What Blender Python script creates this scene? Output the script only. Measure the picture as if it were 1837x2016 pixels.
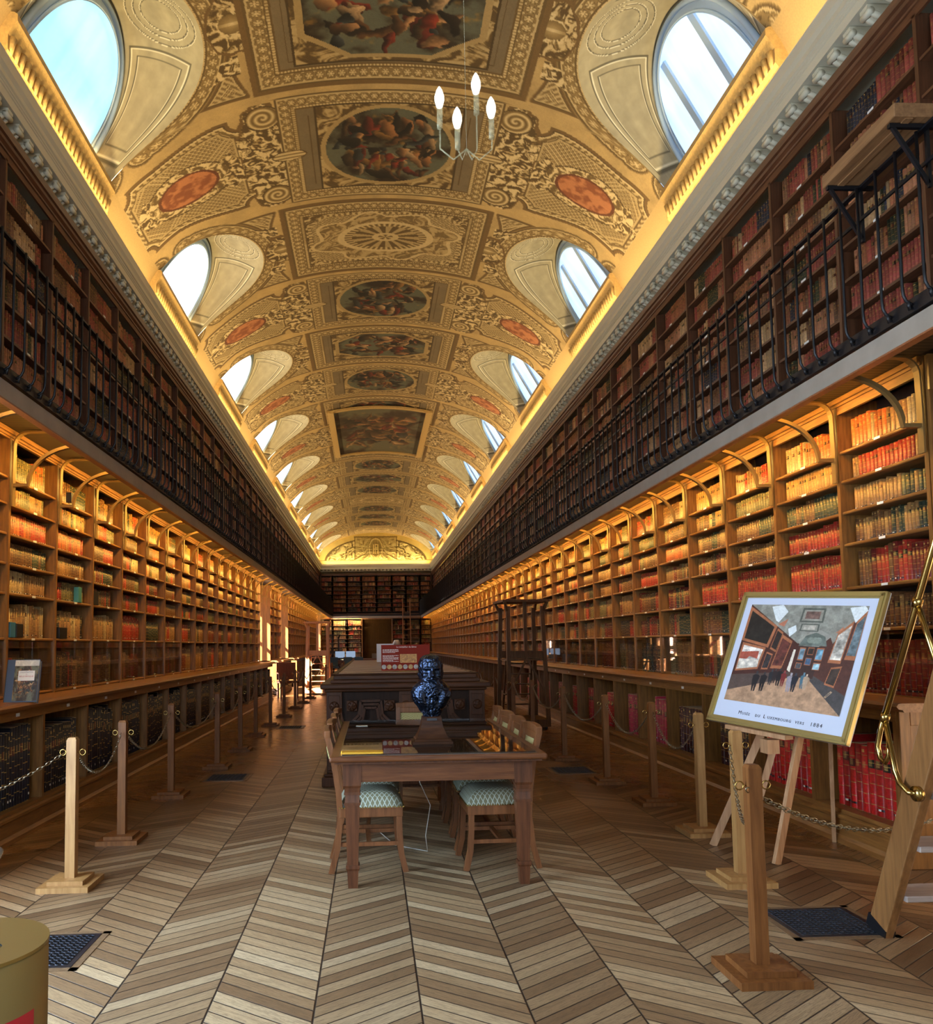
import bpy, bmesh, math, random
import numpy as np
from mathutils import Matrix, Vector
for _o in list(bpy.data.objects): bpy.data.objects.remove(_o)
C = bpy.context.scene.collection
S = bpy.context.scene
PI = math.pi
rnd = random.Random(7)
# ------------------------------------------------------------------ camera
CAMF = 1600.0
cam = bpy.data.cameras.new('camera'); camo = bpy.data.objects.new('camera', cam); C.objects.link(camo)
cam.sensor_fit = 'HORIZONTAL'; cam.sensor_width = 36.0; cam.lens = CAMF/1837*36
cam.shift_x = (918.5-800.0)/1837; cam.shift_y = (1160.0-1008.0)/1837
cam.clip_start = .05; cam.clip_end = 300
def _axes():
    Yc = np.array([(732-800)/CAMF, (1271-1160)/CAMF, 1.]); Yc /= np.linalg.norm(Yc)
    up = np.array([-.0105, -1., 0.]); up = up-Yc*np.dot(up, Yc); up /= np.linalg.norm(up)
    return np.cross(Yc, up), Yc, up
AX, AY, AZ = _axes()
if AX[0] < 0: AX = -AX
EYE = np.array([0, 0, 1.425])
M = Matrix(((AX[0], -AX[1], -AX[2], 0), (AY[0], -AY[1], -AY[2], 0), (AZ[0], -AZ[1], -AZ[2], 1.425), (0, 0, 0, 1)))
camo.matrix_world = M
S.camera = camo
def proj(p):
    p = np.asarray(p, float)-EYE; c = AX*p[0]+AY*p[1]+AZ*p[2]
    return 800+CAMF*c[0]/c[2], 1160+CAMF*c[1]/c[2]
# ------------------------------------------------------------------ view, world, lights
S.view_settings.view_transform = 'Standard'; S.view_settings.look = 'None'
S.view_settings.gamma = 1; S.view_settings.use_curve_mapping = False
S.view_settings.exposure = 1.0
cy = S.cycles
cy.use_denoising = True
cy.max_bounces = 6; cy.diffuse_bounces = 3; cy.glossy_bounces = 3; cy.transmission_bounces = 4; cy.transparent_max_bounces = 8
cy.caustics_reflective = False; cy.caustics_refractive = False; cy.sample_clamp_indirect = 6
W = bpy.data.worlds.new('sky'); S.world = W; W.use_nodes = True
_bg = W.node_tree.nodes['Background']; _bg.inputs[0].default_value = (.55, .72, 1, 1); _bg.inputs[1].default_value = 1.2
XC = .30
def area(name, loc, size, rot, col, power, spread=PI):
    l = bpy.data.lights.new(name, 'AREA'); l.shape = 'RECTANGLE'; l.size = size[0]; l.size_y = size[1]
    l.color = col; l.energy = power; l.spread = spread
    o = bpy.data.objects.new(name, l); C.objects.link(o); o.location = loc; o.rotation_euler = rot
    return o
WARM = (1, .76, .38)
A_V = 3.62; Z_V = 6.361; B_V = 1.88          # vault: half width, springing, rise
Y_END = 48.9; Y_BEG = -3.0
# cove lamps on the ledge behind the cornice, gallery lamps behind the fascia, daylight of the entrance windows behind the camera
for s, nm in ((-1, 'left'), (1, 'right')):
    for q in range(4):
        y0 = 3+q*11.4
        area('cove_lamp_'+nm, (XC+s*3.42, y0+5.7, 6.34), (.10, 11.2), (0, s*(PI-.55), 0), WARM, 68)
        area('gallery_lamp_'+nm, (XC+s*2.80, y0+5.7+(.5 if s < 0 else 2.3), 3.20), (.05, 11.2), (0, -s*.98, 0), (1, .57, .12), 84, 2.5)
area('cove_lamp_end', (XC, Y_END-.25, 6.36), (6.2, .10), (PI-.4, 0, 0), WARM, 45)
area('gallery_lamp_end', (XC-1.75, Y_END-.62, 3.14), (1.7, .04), (.8, 0, 0), WARM, 34)
area('far_window_daylight', (-3.55, Y_END-2.6, 1.8), (2.0, 2.6), (0, -PI/2, 0), (.9, .95, 1), 60)
area('entrance_daylight', (XC-.2, -2.8, 3.1), (4.0, 2.9), (PI/2-.12, 0, 0), (.70, .85, 1), 85)
area('side_window_daylight', (-3.25, 3.1, 1.65), (2.6, 2.7), (0, -PI/2, 0), (.62, .80, 1), 185)
sun = bpy.data.lights.new('sun', 'SUN'); sun.energy = 60; sun.angle = .012; sun.color = (1, .93, .86)
suno = bpy.data.objects.new('sun', sun); C.objects.link(suno)
suno.rotation_euler = Vector((-.70, -.50, .66)).to_track_quat('Z', 'Y').to_euler()

# ------------------------------------------------------------------ helpers
def lin(r, g=None, b=None):
    if g is None: r, g, b = r
    f = lambda c: (c/255/12.92 if c/255 <= .04045 else ((c/255+.055)/1.055)**2.4)
    return (f(r), f(g), f(b), 1)
MATS = {}
def mat(name, col, rough=.5, metal=0, var=.0, scale=8, stretch=(1, 1, 1), bump=0, emis=None, es=0, col2=None, coat=0, spec=.5, coords='Object'):
    if name in MATS: return MATS[name]
    m = bpy.data.materials.new(name); m.use_nodes = True; nt = m.node_tree; N = nt.nodes; L = nt.links
    b = N['Principled BSDF']; b.inputs['Base Color'].default_value = col
    b.inputs['Roughness'].default_value = rough; b.inputs['Metallic'].default_value = metal
    b.inputs['Specular IOR Level'].default_value = spec
    if coat: b.inputs['Coat Weight'].default_value = coat; b.inputs['Coat Roughness'].default_value = .12
    if var or col2 or bump:
        tc = N.new('ShaderNodeTexCoord'); mp = N.new('ShaderNodeMapping'); mp.inputs['Scale'].default_value = stretch
        L.new(tc.outputs[coords], mp.inputs[0])
        n = N.new('ShaderNodeTexNoise'); n.inputs['Scale'].default_value = scale; n.inputs['Detail'].default_value = 5; n.inputs['Roughness'].default_value = .6
        L.new(mp.outputs[0], n.inputs['Vector'])
        rmp = N.new('ShaderNodeValToRGB'); rmp.color_ramp.elements[0].position = .3; rmp.color_ramp.elements[1].position = .7
        c2 = col2 or tuple(min(1, c*(1+var)) for c in col[:3])+(1,)
        c1 = col if col2 else tuple(c*(1-var) for c in col[:3])+(1,)
        rmp.color_ramp.elements[0].color = c1; rmp.color_ramp.elements[1].color = c2
        L.new(n.outputs['Fac'], rmp.inputs[0]); L.new(rmp.outputs[0], b.inputs['Base Color'])
        if bump:
            bp = N.new('ShaderNodeBump'); bp.inputs['Strength'].default_value = bump; bp.inputs['Distance'].default_value = .01
            L.new(n.outputs['Fac'], bp.inputs['Height']); L.new(bp.outputs[0], b.inputs['Normal'])
    if emis: b.inputs['Emission Color'].default_value = emis; b.inputs['Emission Strength'].default_value = es
    MATS[name] = m; return m
def wood(name, a, b, rough=.38, st=(14, 14, 1.2), coat=.0, sc=3, spec=.5):
    return mat(name, lin(a), rough, 0, .0, sc, st, .12, col2=lin(b), coat=coat, spec=spec)
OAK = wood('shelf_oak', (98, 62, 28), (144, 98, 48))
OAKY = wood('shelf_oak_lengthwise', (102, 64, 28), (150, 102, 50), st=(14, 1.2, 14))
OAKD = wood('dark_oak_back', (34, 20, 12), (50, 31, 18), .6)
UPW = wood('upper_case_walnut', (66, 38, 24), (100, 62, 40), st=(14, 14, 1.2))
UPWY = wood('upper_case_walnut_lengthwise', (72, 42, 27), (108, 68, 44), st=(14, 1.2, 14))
BLK = mat('black_iron', lin(22, 22, 26), .42, .3)
FASC = mat('fascia_paint', lin(146, 134, 122), .55, 0, .10, 5)
BRKT = mat('bracket_bronze_paint', lin(120, 92, 50), .5, .2, .1, 6)
GREYP = mat('cornice_paint', lin(206, 198, 174), .6, 0, .02, .5)
GOLDP = mat('sill_moulding_paint', lin(196, 160, 96), .6, 0, .16, 30, bump=.6)
WHITE = mat('paper_tag', lin(225, 225, 220), .6)
BRASS = mat('brass', lin(176, 146, 84), .22, 1)
STEEL = mat('chain_steel', lin(150, 140, 120), .3, 1)
DARK = mat('dark_void', lin(10, 9, 8), .9)

class MB:
    def __init__(s): s.v = []; s.f = []; s.m = []; s.sm = []
    def add(s, vs, fs, mi=0, sm=False):
        o = len(s.v); s.v += [tuple(map(float, v)) for v in vs]
        for f in fs: s.f.append(tuple(i+o for i in f)); s.m.append(mi); s.sm.append(sm)
        return s
    def box(s, x0, x1, y0, y1, z0, z1, mi=0):
        x0, x1 = min(x0, x1), max(x0, x1); y0, y1 = min(y0, y1), max(y0, y1); z0, z1 = min(z0, z1), max(z0, z1)
        return s.add([(x0, y0, z0), (x1, y0, z0), (x1, y1, z0), (x0, y1, z0), (x0, y0, z1), (x1, y0, z1), (x1, y1, z1), (x0, y1, z1)],
                     [(0, 3, 2, 1), (4, 5, 6, 7), (0, 1, 5, 4), (1, 2, 6, 5), (2, 3, 7, 6), (3, 0, 4, 7)], mi)
    def frustum(s, x, y, z0, z1, w0, w1, d0=None, d1=None, mi=0):
        d0 = d0 or w0; d1 = d1 or w1
        v = [(x+a*w/2, y+b*d/2, z) for z, w, d in ((z0, w0, d0), (z1, w1, d1)) for a, b in ((-1, -1), (1, -1), (1, 1), (-1, 1))]
        return s.add(v, [(0, 3, 2, 1), (4, 5, 6, 7), (0, 1, 5, 4), (1, 2, 6, 5), (2, 3, 7, 6), (3, 0, 4, 7)], mi)
    def extrude_y(s, prof, y0, y1, mi=0, closed=True):   # prof: (x,z) list
        n = len(prof); v = [(x, y0, z) for x, z in prof]+[(x, y1, z) for x, z in prof]
        f = [(i, (i+1) % n, n+(i+1) % n, n+i) for i in range(n if closed else n-1)]
        if closed: f += [tuple(range(n-1, -1, -1)), tuple(range(n, 2*n))]
        return s.add(v, f, mi)
    def extrude_x(s, prof, x0, x1, mi=0, closed=True):   # prof: (y,z)
        n = len(prof); v = [(x0, y, z) for y, z in prof]+[(x1, y, z) for y, z in prof]
        f = [(i, (i+1) % n, n+(i+1) % n, n+i) for i in range(n if closed else n-1)]
        if closed: f += [tuple(range(n-1, -1, -1)), tuple(range(n, 2*n))]
        return s.add(v, f, mi)
    def beam(s, p, q, w, h, mi=0, up=(0, 0, 1)):
        p = Vector(p); q = Vector(q); d = (q-p).normalized(); u = Vector(up)
        if abs(d.dot(u)) > .98: u = Vector((0, 1, 0))
        a = d.cross(u).normalized()*w/2; b = a.cross(d).normalized()*h/2
        v = [p-a-b, p+a-b, p+a+b, p-a+b, q-a-b, q+a-b, q+a+b, q-a+b]
        return s.add(v, [(0, 1, 2, 3), (7, 6, 5, 4), (0, 4, 5, 1), (1, 5, 6, 2), (2, 6, 7, 3), (3, 7, 4, 0)], mi)
    def tube(s, pts, r, seg=8, mi=0, closed=False, sm=True):
        P = [Vector(p) for p in pts]; n = len(P); vs = []; prev = None
        R = r if isinstance(r, (list, tuple)) else [r]*n
        for i in range(n):
            if closed: d = (P[(i+1) % n]-P[i-1]).normalized()
            else: d = (P[min(i+1, n-1)]-P[max(i-1, 0)]).normalized()
            if prev is None:
                u = Vector((0, 0, 1)) if abs(d.z) < .9 else Vector((1, 0, 0)); a = d.cross(u).normalized()
            else:
                a = (prev-d*prev.dot(d)).normalized()
            prev = a; b = d.cross(a)
            vs += [P[i]+(a*math.cos(t)+b*math.sin(t))*R[i] for t in (2*PI*k/seg for k in range(seg))]
        fs = []
        for i in range(n if closed else n-1):
            j = (i+1) % n
            fs += [(i*seg+k, i*seg+(k+1) % seg, j*seg+(k+1) % seg, j*seg+k) for k in range(seg)]
        if not closed: fs += [tuple(range(seg-1, -1, -1)), tuple(range((n-1)*seg, n*seg))]
        return s.add(vs, fs, mi, sm)
    def lathe(s, prof, x, y, seg=20, mi=0, sm=True):     # prof (r,z)
        n = len(prof); vs = []
        for r, z in prof: vs += [(x+r*math.cos(2*PI*k/seg), y+r*math.sin(2*PI*k/seg), z) for k in range(seg)]
        fs = [(i*seg+k, i*seg+(k+1) % seg, (i+1)*seg+(k+1) % seg, (i+1)*seg+k) for i in range(n-1) for k in range(seg)]
        fs += [tuple(range(seg-1, -1, -1)), tuple(range((n-1)*seg, n*seg))]
        return s.add(vs, fs, mi, sm)
    def sweep(s, pts, w, t, axis=(0, 1, 0), mi=0):       # ribbon: width w along axis, thickness t in the plane of the path
        ax = Vector(axis); P = [Vector(p) for p in pts]; n = len(P); vs = []
        for i in range(n):
            d = (P[min(i+1, n-1)]-P[max(i-1, 0)]).normalized(); nn = d.cross(ax).normalized()
            for a, b in ((-1, -1), (1, -1), (1, 1), (-1, 1)): vs.append(P[i]+ax*a*w/2+nn*b*t/2)
        fs = [(i*4+k, i*4+(k+1) % 4, i*4+4+(k+1) % 4, i*4+4+k) for i in range(n-1) for k in range(4)]+[(3, 2, 1, 0), (n*4-4, n*4-3, n*4-2, n*4-1)]
        return s.add(vs, fs, mi)
    def mesh(s, name, mats):
        me = bpy.data.meshes.new(name); me.from_pydata(s.v, [], s.f)
        for m in (mats if isinstance(mats, (list, tuple)) else [mats]): me.materials.append(m)
        me.polygons.foreach_set('material_index', s.m); me.polygons.foreach_set('use_smooth', s.sm)
        bm = bmesh.new(); bm.from_mesh(me); bmesh.ops.recalc_face_normals(bm, faces=bm.faces); bm.to_mesh(me); bm.free()
        me.update(); return me
    def build(s, name, mats, parent=None, loc=None, bevel=0, local=False):
        me = s.mesh(name, mats); o = bpy.data.objects.new(name, me); C.objects.link(o)
        if parent is not None:
            o.parent = parent
            if not local and loc is None: o.location = -Vector(parent_loc(parent))
        if loc is not None: o.location = loc
        if bevel:
            b = o.modifiers.new('bevel', 'BEVEL'); b.width = bevel; b.segments = 2; b.limit_method = 'ANGLE'
        return o
def parent_loc(o):
    v = Vector((0, 0, 0))
    while o is not None: v += Vector(o.location); o = o.parent
    return v
def tag(o, label=None, cat=None, group=None, kind=None):
    if label: o['label'] = label
    if cat: o['category'] = cat
    if group: o['group'] = group
    if kind: o['kind'] = kind
    return o
def thing(name, loc, label, cat, group=None, rz=0):
    o = bpy.data.objects.new(name, None); C.objects.link(o); o.location = loc; o.rotation_euler = (0, 0, rz); o.empty_display_size = .1
    return tag(o, label, cat, group)
def inst(me, name, parent=None, loc=(0, 0, 0), rz=0):
    o = bpy.data.objects.new(name, me); C.objects.link(o); o.location = loc; o.rotation_euler = (0, 0, rz)
    if parent is not None: o.parent = parent
    return o
def dup(root, loc=None, rz=None, label=None, group=None):
    r = root.copy(); C.objects.link(r)
    if loc is not None: r.location = loc
    if rz is not None: r.rotation_euler = (0, 0, rz)
    if label: r['label'] = label
    if group: r['group'] = group
    for ch in list(root.children):
        c = ch.copy(); C.objects.link(c); c.parent = r
        for g in list(ch.children):
            d = g.copy(); C.objects.link(d); d.parent = c
    return r
ORD = 'first second third fourth fifth sixth seventh eighth ninth tenth 11th 12th 13th 14th 15th 16th 17th 18th 19th 20th 21st 22nd 23rd 24th 25th 26th 27th 28th 29th 30th 31st 32nd 33rd 34th 35th 36th 37th 38th 39th 40th 41st 42nd 43rd 44th 45th 46th 47th 48th 49th 50th'.split()
def struct(o): o['kind'] = 'structure'; return o
def SX(s, a): return XC+s*a
def colmat(name, rough=.7, nscale=40, namt=.12, bump=.0):
    if name in MATS: return MATS[name]
    m = bpy.data.materials.new(name); m.use_nodes = True; N = m.node_tree.nodes; L = m.node_tree.links; b = N['Principled BSDF']
    at = N.new('ShaderNodeAttribute'); at.attribute_name = 'col'
    n = N.new('ShaderNodeTexNoise'); n.inputs['Scale'].default_value = nscale; n.inputs['Detail'].default_value = 4
    tc = N.new('ShaderNodeTexCoord'); L.new(tc.outputs['Object'], n.inputs['Vector'])
    mr = N.new('ShaderNodeMapRange'); mr.inputs['From Min'].default_value = .3; mr.inputs['From Max'].default_value = .7
    mr.inputs['To Min'].default_value = 1-namt; mr.inputs['To Max'].default_value = 1+namt; L.new(n.outputs['Fac'], mr.inputs['Value'])
    mx = N.new('ShaderNodeVectorMath'); mx.operation = 'SCALE'; L.new(at.outputs['Color'], mx.inputs[0]); L.new(mr.outputs[0], mx.inputs['Scale'])
    L.new(mx.outputs[0], b.inputs['Base Color']); b.inputs['Roughness'].default_value = rough
    MATS[name] = m; return m
def grid_mesh(name, P, col, material, smooth=True):   # P (n,m,3), col (n,m,3) linear
    n, m_ = P.shape[:2]; me = bpy.data.meshes.new(name); me.vertices.add(n*m_)
    me.vertices.foreach_set('co', P.reshape(-1).astype(np.float32))
    i = np.arange(n*m_).reshape(n, m_)
    q = np.stack([i[:-1, :-1], i[1:, :-1], i[1:, 1:], i[:-1, 1:]], -1).reshape(-1)
    nf = len(q)//4; me.loops.add(len(q)); me.loops.foreach_set('vertex_index', q.astype(np.int32))
    me.polygons.add(nf); me.polygons.foreach_set('loop_start', np.arange(0, len(q), 4, dtype=np.int32))
    me.update(calc_edges=True); me.validate()
    if smooth: me.polygons.foreach_set('use_smooth', np.ones(nf, bool))
    if col is not None:
        a = me.attributes.new('col', 'FLOAT_COLOR', 'POINT'); c4 = np.ones((n*m_, 4), np.float32); c4[:, :3] = col.reshape(-1, 3); a.data.foreach_set('color', c4.reshape(-1))
    me.materials.append(material); return me
_rng = np.random.RandomState(3); _G = _rng.rand(64, 256, 256).astype(np.float32) if False else _rng.rand(8, 256, 256).astype(np.float32)
def vn(x, y, k=0):
    g = _G[k % 8]; xi = np.floor(x).astype(int); yi = np.floor(y).astype(int); fx = x-xi; fy = y-yi
    fx = fx*fx*(3-2*fx); fy = fy*fy*(3-2*fy); a = g[xi % 256, yi % 256]; b = g[(xi+1) % 256, yi % 256]; c = g[xi % 256, (yi+1) % 256]; d = g[(xi+1) % 256, (yi+1) % 256]
    return (a*(1-fx)+b*fx)*(1-fy)+(c*(1-fx)+d*fx)*fy
def fbm(x, y, k=0, o=4):
    t = 0; amp = .5; tot = 0
    for i in range(o): t = t+amp*vn(x*2**i, y*2**i, k+i); tot += amp; amp *= .55
    return t/tot
def sstep(a, b, x): t = np.clip((x-a)/(b-a), 0, 1); return t*t*(3-2*t)
def s2l(c): c = np.clip(c, 0, 1); return np.where(c <= .04045, c/12.92, ((c+.055)/1.055)**2.4)
# ================================================================== FLOOR
def floor_mat():
    m = bpy.data.materials.new('chevron_parquet'); m.use_nodes = True; N = m.node_tree.nodes; L = m.node_tree.links; b = N['Principled BSDF']
    def V(x):
        return x
    def mth(op, a, b_=None, c=None):
        n = N.new('ShaderNodeMath'); n.operation = op
        for i, q in enumerate((a, b_, c)):
            if q is None: continue
            if isinstance(q, (int, float)): n.inputs[i].default_value = q
            else: L.new(q, n.inputs[i])
        return n.outputs[0]
    tc = N.new('ShaderNodeTexCoord'); sp = N.new('ShaderNodeSeparateXYZ'); L.new(tc.outputs['Object'], sp.inputs[0])
    X, Y = sp.outputs[0], sp.outputs[1]
    w = .42; xs = mth('DIVIDE', mth('ADD', X, .24+w*20), w); idx = mth('FLOOR', xs); fr = mth('FRACT', xs)
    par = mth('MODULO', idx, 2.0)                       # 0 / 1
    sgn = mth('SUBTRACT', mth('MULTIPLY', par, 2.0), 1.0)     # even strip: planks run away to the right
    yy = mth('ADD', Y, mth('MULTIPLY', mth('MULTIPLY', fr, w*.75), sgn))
    pl = mth('DIVIDE', mth('ADD', yy, 40), .094); pid = mth('FLOOR', pl); pf = mth('FRACT', pl)
    cmb = N.new('ShaderNodeCombineXYZ'); L.new(idx, cmb.inputs[0]); L.new(pid, cmb.inputs[1])
    wn = N.new('ShaderNodeTexWhiteNoise'); wn.noise_dimensions = '3D'; L.new(cmb.outputs[0], wn.inputs['Vector'])
    # grain runs along the plank
    gx = mth('ADD', mth('MULTIPLY', mth('MULTIPLY', fr, w), 1.3), mth('MULTIPLY', wn.outputs['Value'], 37))
    gc = N.new('ShaderNodeCombineXYZ'); L.new(mth('MULTIPLY', gx, 1.6), gc.inputs[0]); L.new(mth('MULTIPLY', yy, 26), gc.inputs[1]); L.new(pid, gc.inputs[2])
    gn = N.new('ShaderNodeTexNoise'); gn.inputs['Scale'].default_value = 2.4; gn.inputs['Detail'].default_value = 7; gn.inputs['Roughness'].default_value = .68; gn.inputs['Distortion'].default_value = .5
    L.new(gc.outputs[0], gn.inputs['Vector'])
    wv = mth('SINE', mth('MULTIPLY', gn.outputs['Fac'], 46))
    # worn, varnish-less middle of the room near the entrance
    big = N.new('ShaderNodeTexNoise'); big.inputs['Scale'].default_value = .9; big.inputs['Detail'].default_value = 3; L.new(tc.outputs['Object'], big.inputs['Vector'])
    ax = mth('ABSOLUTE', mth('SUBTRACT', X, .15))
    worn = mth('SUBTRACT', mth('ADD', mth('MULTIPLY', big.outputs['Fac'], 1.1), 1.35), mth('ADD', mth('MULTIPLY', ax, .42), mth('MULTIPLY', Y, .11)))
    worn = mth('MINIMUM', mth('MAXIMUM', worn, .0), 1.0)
    def ramp(src, stops):
        r = N.new('ShaderNodeValToRGB'); e = r.color_ramp.elements
        while len(e) < len(stops): e.new(.5)
        for k, (p, c) in enumerate(stops): e[k].position = p; e[k].color = lin(c)
        L.new(src, r.inputs[0]); return r.outputs[0]
    tone = mth('ADD', mth('MULTIPLY', wn.outputs['Value'], .75), mth('MULTIPLY', gn.outputs['Fac'], .3))
    varn = ramp(tone, [(0, (58, 34, 16)), (.35, (88, 54, 26)), (.65, (116, 74, 38)), (1, (142, 98, 56))])
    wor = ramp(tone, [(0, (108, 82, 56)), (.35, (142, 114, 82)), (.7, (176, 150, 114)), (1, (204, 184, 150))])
    def mix(f, a, c, mode='MIX'):
        n = N.new('ShaderNodeMixRGB'); n.blend_type = mode
        for i, q in ((0, f), (1, a), (2, c)):
            if isinstance(q, (int, float)): n.inputs[i].default_value = q
            elif isinstance(q, tuple): n.inputs[i].default_value = q
            else: L.new(q, n.inputs[i])
        return n.outputs[0]
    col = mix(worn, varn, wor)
    par2 = mth('ABSOLUTE', par); col = mix(mth('MULTIPLY', mth('SUBTRACT', 1, par2), .22), col, lin(60, 40, 24)); gr = mth('MULTIPLY', mth('MAXIMUM', wv, 0), .5)  # alternate strips darkened: sheen that changes with plank direction, put into the colour
    col = mix(gr, col, lin(52, 36, 24))
    e1 = mth('MINIMUM', pf, mth('SUBTRACT', 1, pf)); e2 = mth('MULTIPLY', mth('MINIMUM', fr, mth('SUBTRACT', 1, fr)), w/.094)
    edge = mth('MINIMUM', e1, e2)
    gap = N.new('ShaderNodeMapRange'); gap.inputs['From Min'].default_value = .022; gap.inputs['From Max'].default_value = .06; gap.inputs['To Min'].default_value = 1; gap.inputs['To Max'].default_value = 0
    L.new(edge, gap.inputs['Value'])
    col = mix(gap.outputs[0], col, lin(30, 22, 18))
    L.new(col, b.inputs['Base Color'])
    ro = mth('ADD', mth('ADD', mth('MULTIPLY', worn, .24), .20), mth('MULTIPLY', gn.outputs['Fac'], .14)); L.new(ro, b.inputs['Roughness'])
    h = mth('ADD', mth('SUBTRACT', mth('MULTIPLY', gn.outputs['Fac'], .35), gap.outputs[0]), mth('MULTIPLY', wn.outputs['Value'], .25))
    bp = N.new('ShaderNodeBump'); bp.inputs['Strength'].default_value = .5; bp.inputs['Distance'].default_value = .006; L.new(h, bp.inputs['Height']); L.new(bp.outputs[0], b.inputs['Normal'])
    return m
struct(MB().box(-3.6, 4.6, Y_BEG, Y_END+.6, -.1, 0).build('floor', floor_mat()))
WALLM = mat('wall_plaster', lin(120, 104, 84), .8, 0, .06, 2)
# walls: left wall carries two window recesses between the shelves
LBAY0, LP = 4.79, 1.0256; RBAY0, RP = 5.04, .9968
NL, NR = 43, 44
lb = lambda k: LBAY0+LP*k
rb = lambda k: RBAY0+RP*k
NICHE = [(lb(17), lb(19)), (lb(22), lb(24)), (lb(40), lb(42))]
AW = 3.70
struct(MB().box(-3.36, -3.32, 1.7, 4.5, .2, 3.05).build('window_side', mat('bright_side_pane', lin(200, 215, 235), .4, emis=(.72, .86, 1, 1), es=1.5)))
def wall_left():
    m = MB(); x0, x1 = SX(-1, AW+.3), SX(-1, AW); ys = [Y_BEG]+[q for n in NICHE for q in n]+[Y_END]
    for i in range(0, len(ys), 2): m.box(x0, x1, ys[i], ys[i+1], 0, 6.5)
    for a, b in NICHE: m.box(x0, x1, a, b, 3.2, 6.5)
    return struct(m.build('wall_left', WALLM))
wall_left()
struct(MB().box(SX(1, AW), SX(1, AW+.3), Y_BEG, Y_END, 0, 6.5).build('wall_right', WALLM))
wb = MB()   # back wall behind the camera, with its big entrance window
wb.box(SX(-1, AW), -2.1, Y_BEG-.25, Y_BEG, 0, 8.4).box(2.1, SX(1, AW), Y_BEG-.25, Y_BEG, 0, 8.4).box(-2.1, 2.1, Y_BEG-.25, Y_BEG, 0, 1.2).box(-2.1, 2.1, Y_BEG-.25, Y_BEG, 4.6, 8.4)
struct(wb.build('wall_back', WALLM))
struct(MB().box(-2.1, 2.1, Y_BEG-.2, Y_BEG-.15, 1.2, 4.6).build('window_back', mat('bright_entrance_pane', lin(200, 215, 235), .4, emis=(.7, .85, 1, 1), es=2)))
JAMB = mat('niche_plaster', lin(222, 182, 160), .7, 0, .05, 3)
SKYP = mat('white_daylight_pane', lin(230, 238, 250), .4, emis=(.86, .93, 1, 1), es=2.2)
wi = 1
for a, b in NICHE:
    m = MB(); xa, xb = SX(-1, AW+.75), SX(-1, A_ := 3.32)
    m.box(xa, xb, b, b+.12, 0, 3.2).box(xa, SX(-1, AW+.3), a-.12, a, 0, 3.2).box(xa, SX(-1, AW), a-.12, b+.12, 3.2, 3.3).box(xa, SX(-1, AW), a, b, -.1, .0)
    m.box(SX(-1, AW), xb, a-.06, a, 1.06, 3.2)
    struct(m.build('trim_%d' % wi, JAMB))
    w_ = MB(); xg = SX(-1, AW+.72)
    fr = MB()
    for z in (0.02, 1.15, 2.25, 3.12): fr.box(xg, xg+.05, a, b, z, z+.08)
    for y in np.linspace(a, b, 4): fr.box(xg-.01, xg+.05, y-.035, y+.035, 0, 3.2)
    o = struct(fr.build('window_%d' % wi, mat('white_sash', lin(226, 220, 210), .5)))
    w_.box(xg+.015, xg+.02, a+.03, b-.03, .05, 3.15)
    g = w_.build('window_glass', mat('clear_pane', lin(245, 250, 255), .02), o, loc=(0, 0, 0))
    gm = MATS['clear_pane']
    if not gm.get('done'):
        gm['done'] = 1; N = gm.node_tree.nodes; L = gm.node_tree.links; tr = N.new('ShaderNodeBsdfTransparent'); mx = N.new('ShaderNodeMixShader'); mx.inputs[0].default_value = .06
        L.new(tr.outputs[0], mx.inputs[1]); L.new(N['Principled BSDF'].outputs[0], mx.inputs[2]); L.new(mx.outputs[0], N['Material Output'].inputs[0])
    wi += 1
# ================================================================== VAULT
_ph = np.linspace(0, PI/2, 2001); _a = A_V*np.sin(_ph); _z = Z_V+B_V*np.cos(_ph)
_s = np.concatenate([[0], np.cumsum(np.hypot(np.diff(_a), np.diff(_z)))])
V_END = float(_s[-1])
def v2az(v): return np.interp(v, _s, _a), np.interp(v, _s, _z)
def a2v(a): return np.interp(a, _a, _s)
PM = 2.455; Y_W0 = 8.25                         # half module, first window centre
A_SILL = 3.40; HW = 1.30
v_sill = float(a2v(A_SILL))
def acut(u):
    t = np.clip(1-(u/HW)**2, 0, 1); return np.where(np.abs(u) < HW, A_SILL-1.36*t**.42, A_SILL)
def vmax(u): return a2v(acut(u))
_cu = np.linspace(-HW, HW, 161); _cv = vmax(_cu)
_cs = np.concatenate([[0], np.cumsum(np.hypot(np.diff(_cu), np.diff(_cv)))])
PAL = dict(P=(196, 164, 108), S=(120, 92, 54), D=(96, 74, 42), L=(226, 200, 148), G=(126, 108, 80), M=(158, 130, 82), T=(184, 118, 76), T2=(138, 78, 48))
PAL = {k: np.array(v)/255. for k, v in PAL.items()}
def mixc(a, b, t): t = t[..., None]; return a*(1-t)+b*t
def rosette(s, d, p):       # s along, d 0..1 across
    f = (s/p) % 1-.5; dd = (d-.5)*1.0; r = np.hypot(f, dd)*2; th = np.arctan2(dd, f)
    pet = .5+.5*np.cos(6*th); v = .35+.65*pet*sstep(.80, .55, r)+.5*sstep(.24, .12, r)
    f2 = ((s/p+.5) % 1)-.5; r2 = np.hypot(f2*1.3, (np.abs(dd)-.5)*1.2)*2; v = np.where(r > .80, np.where(r2 < .42, .85, np.where(r2 < .52, .1, .42)), v); v = np.where((r > .72) & (r < .80), .08, v)
    return np.clip(v, 0, 1)
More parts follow.
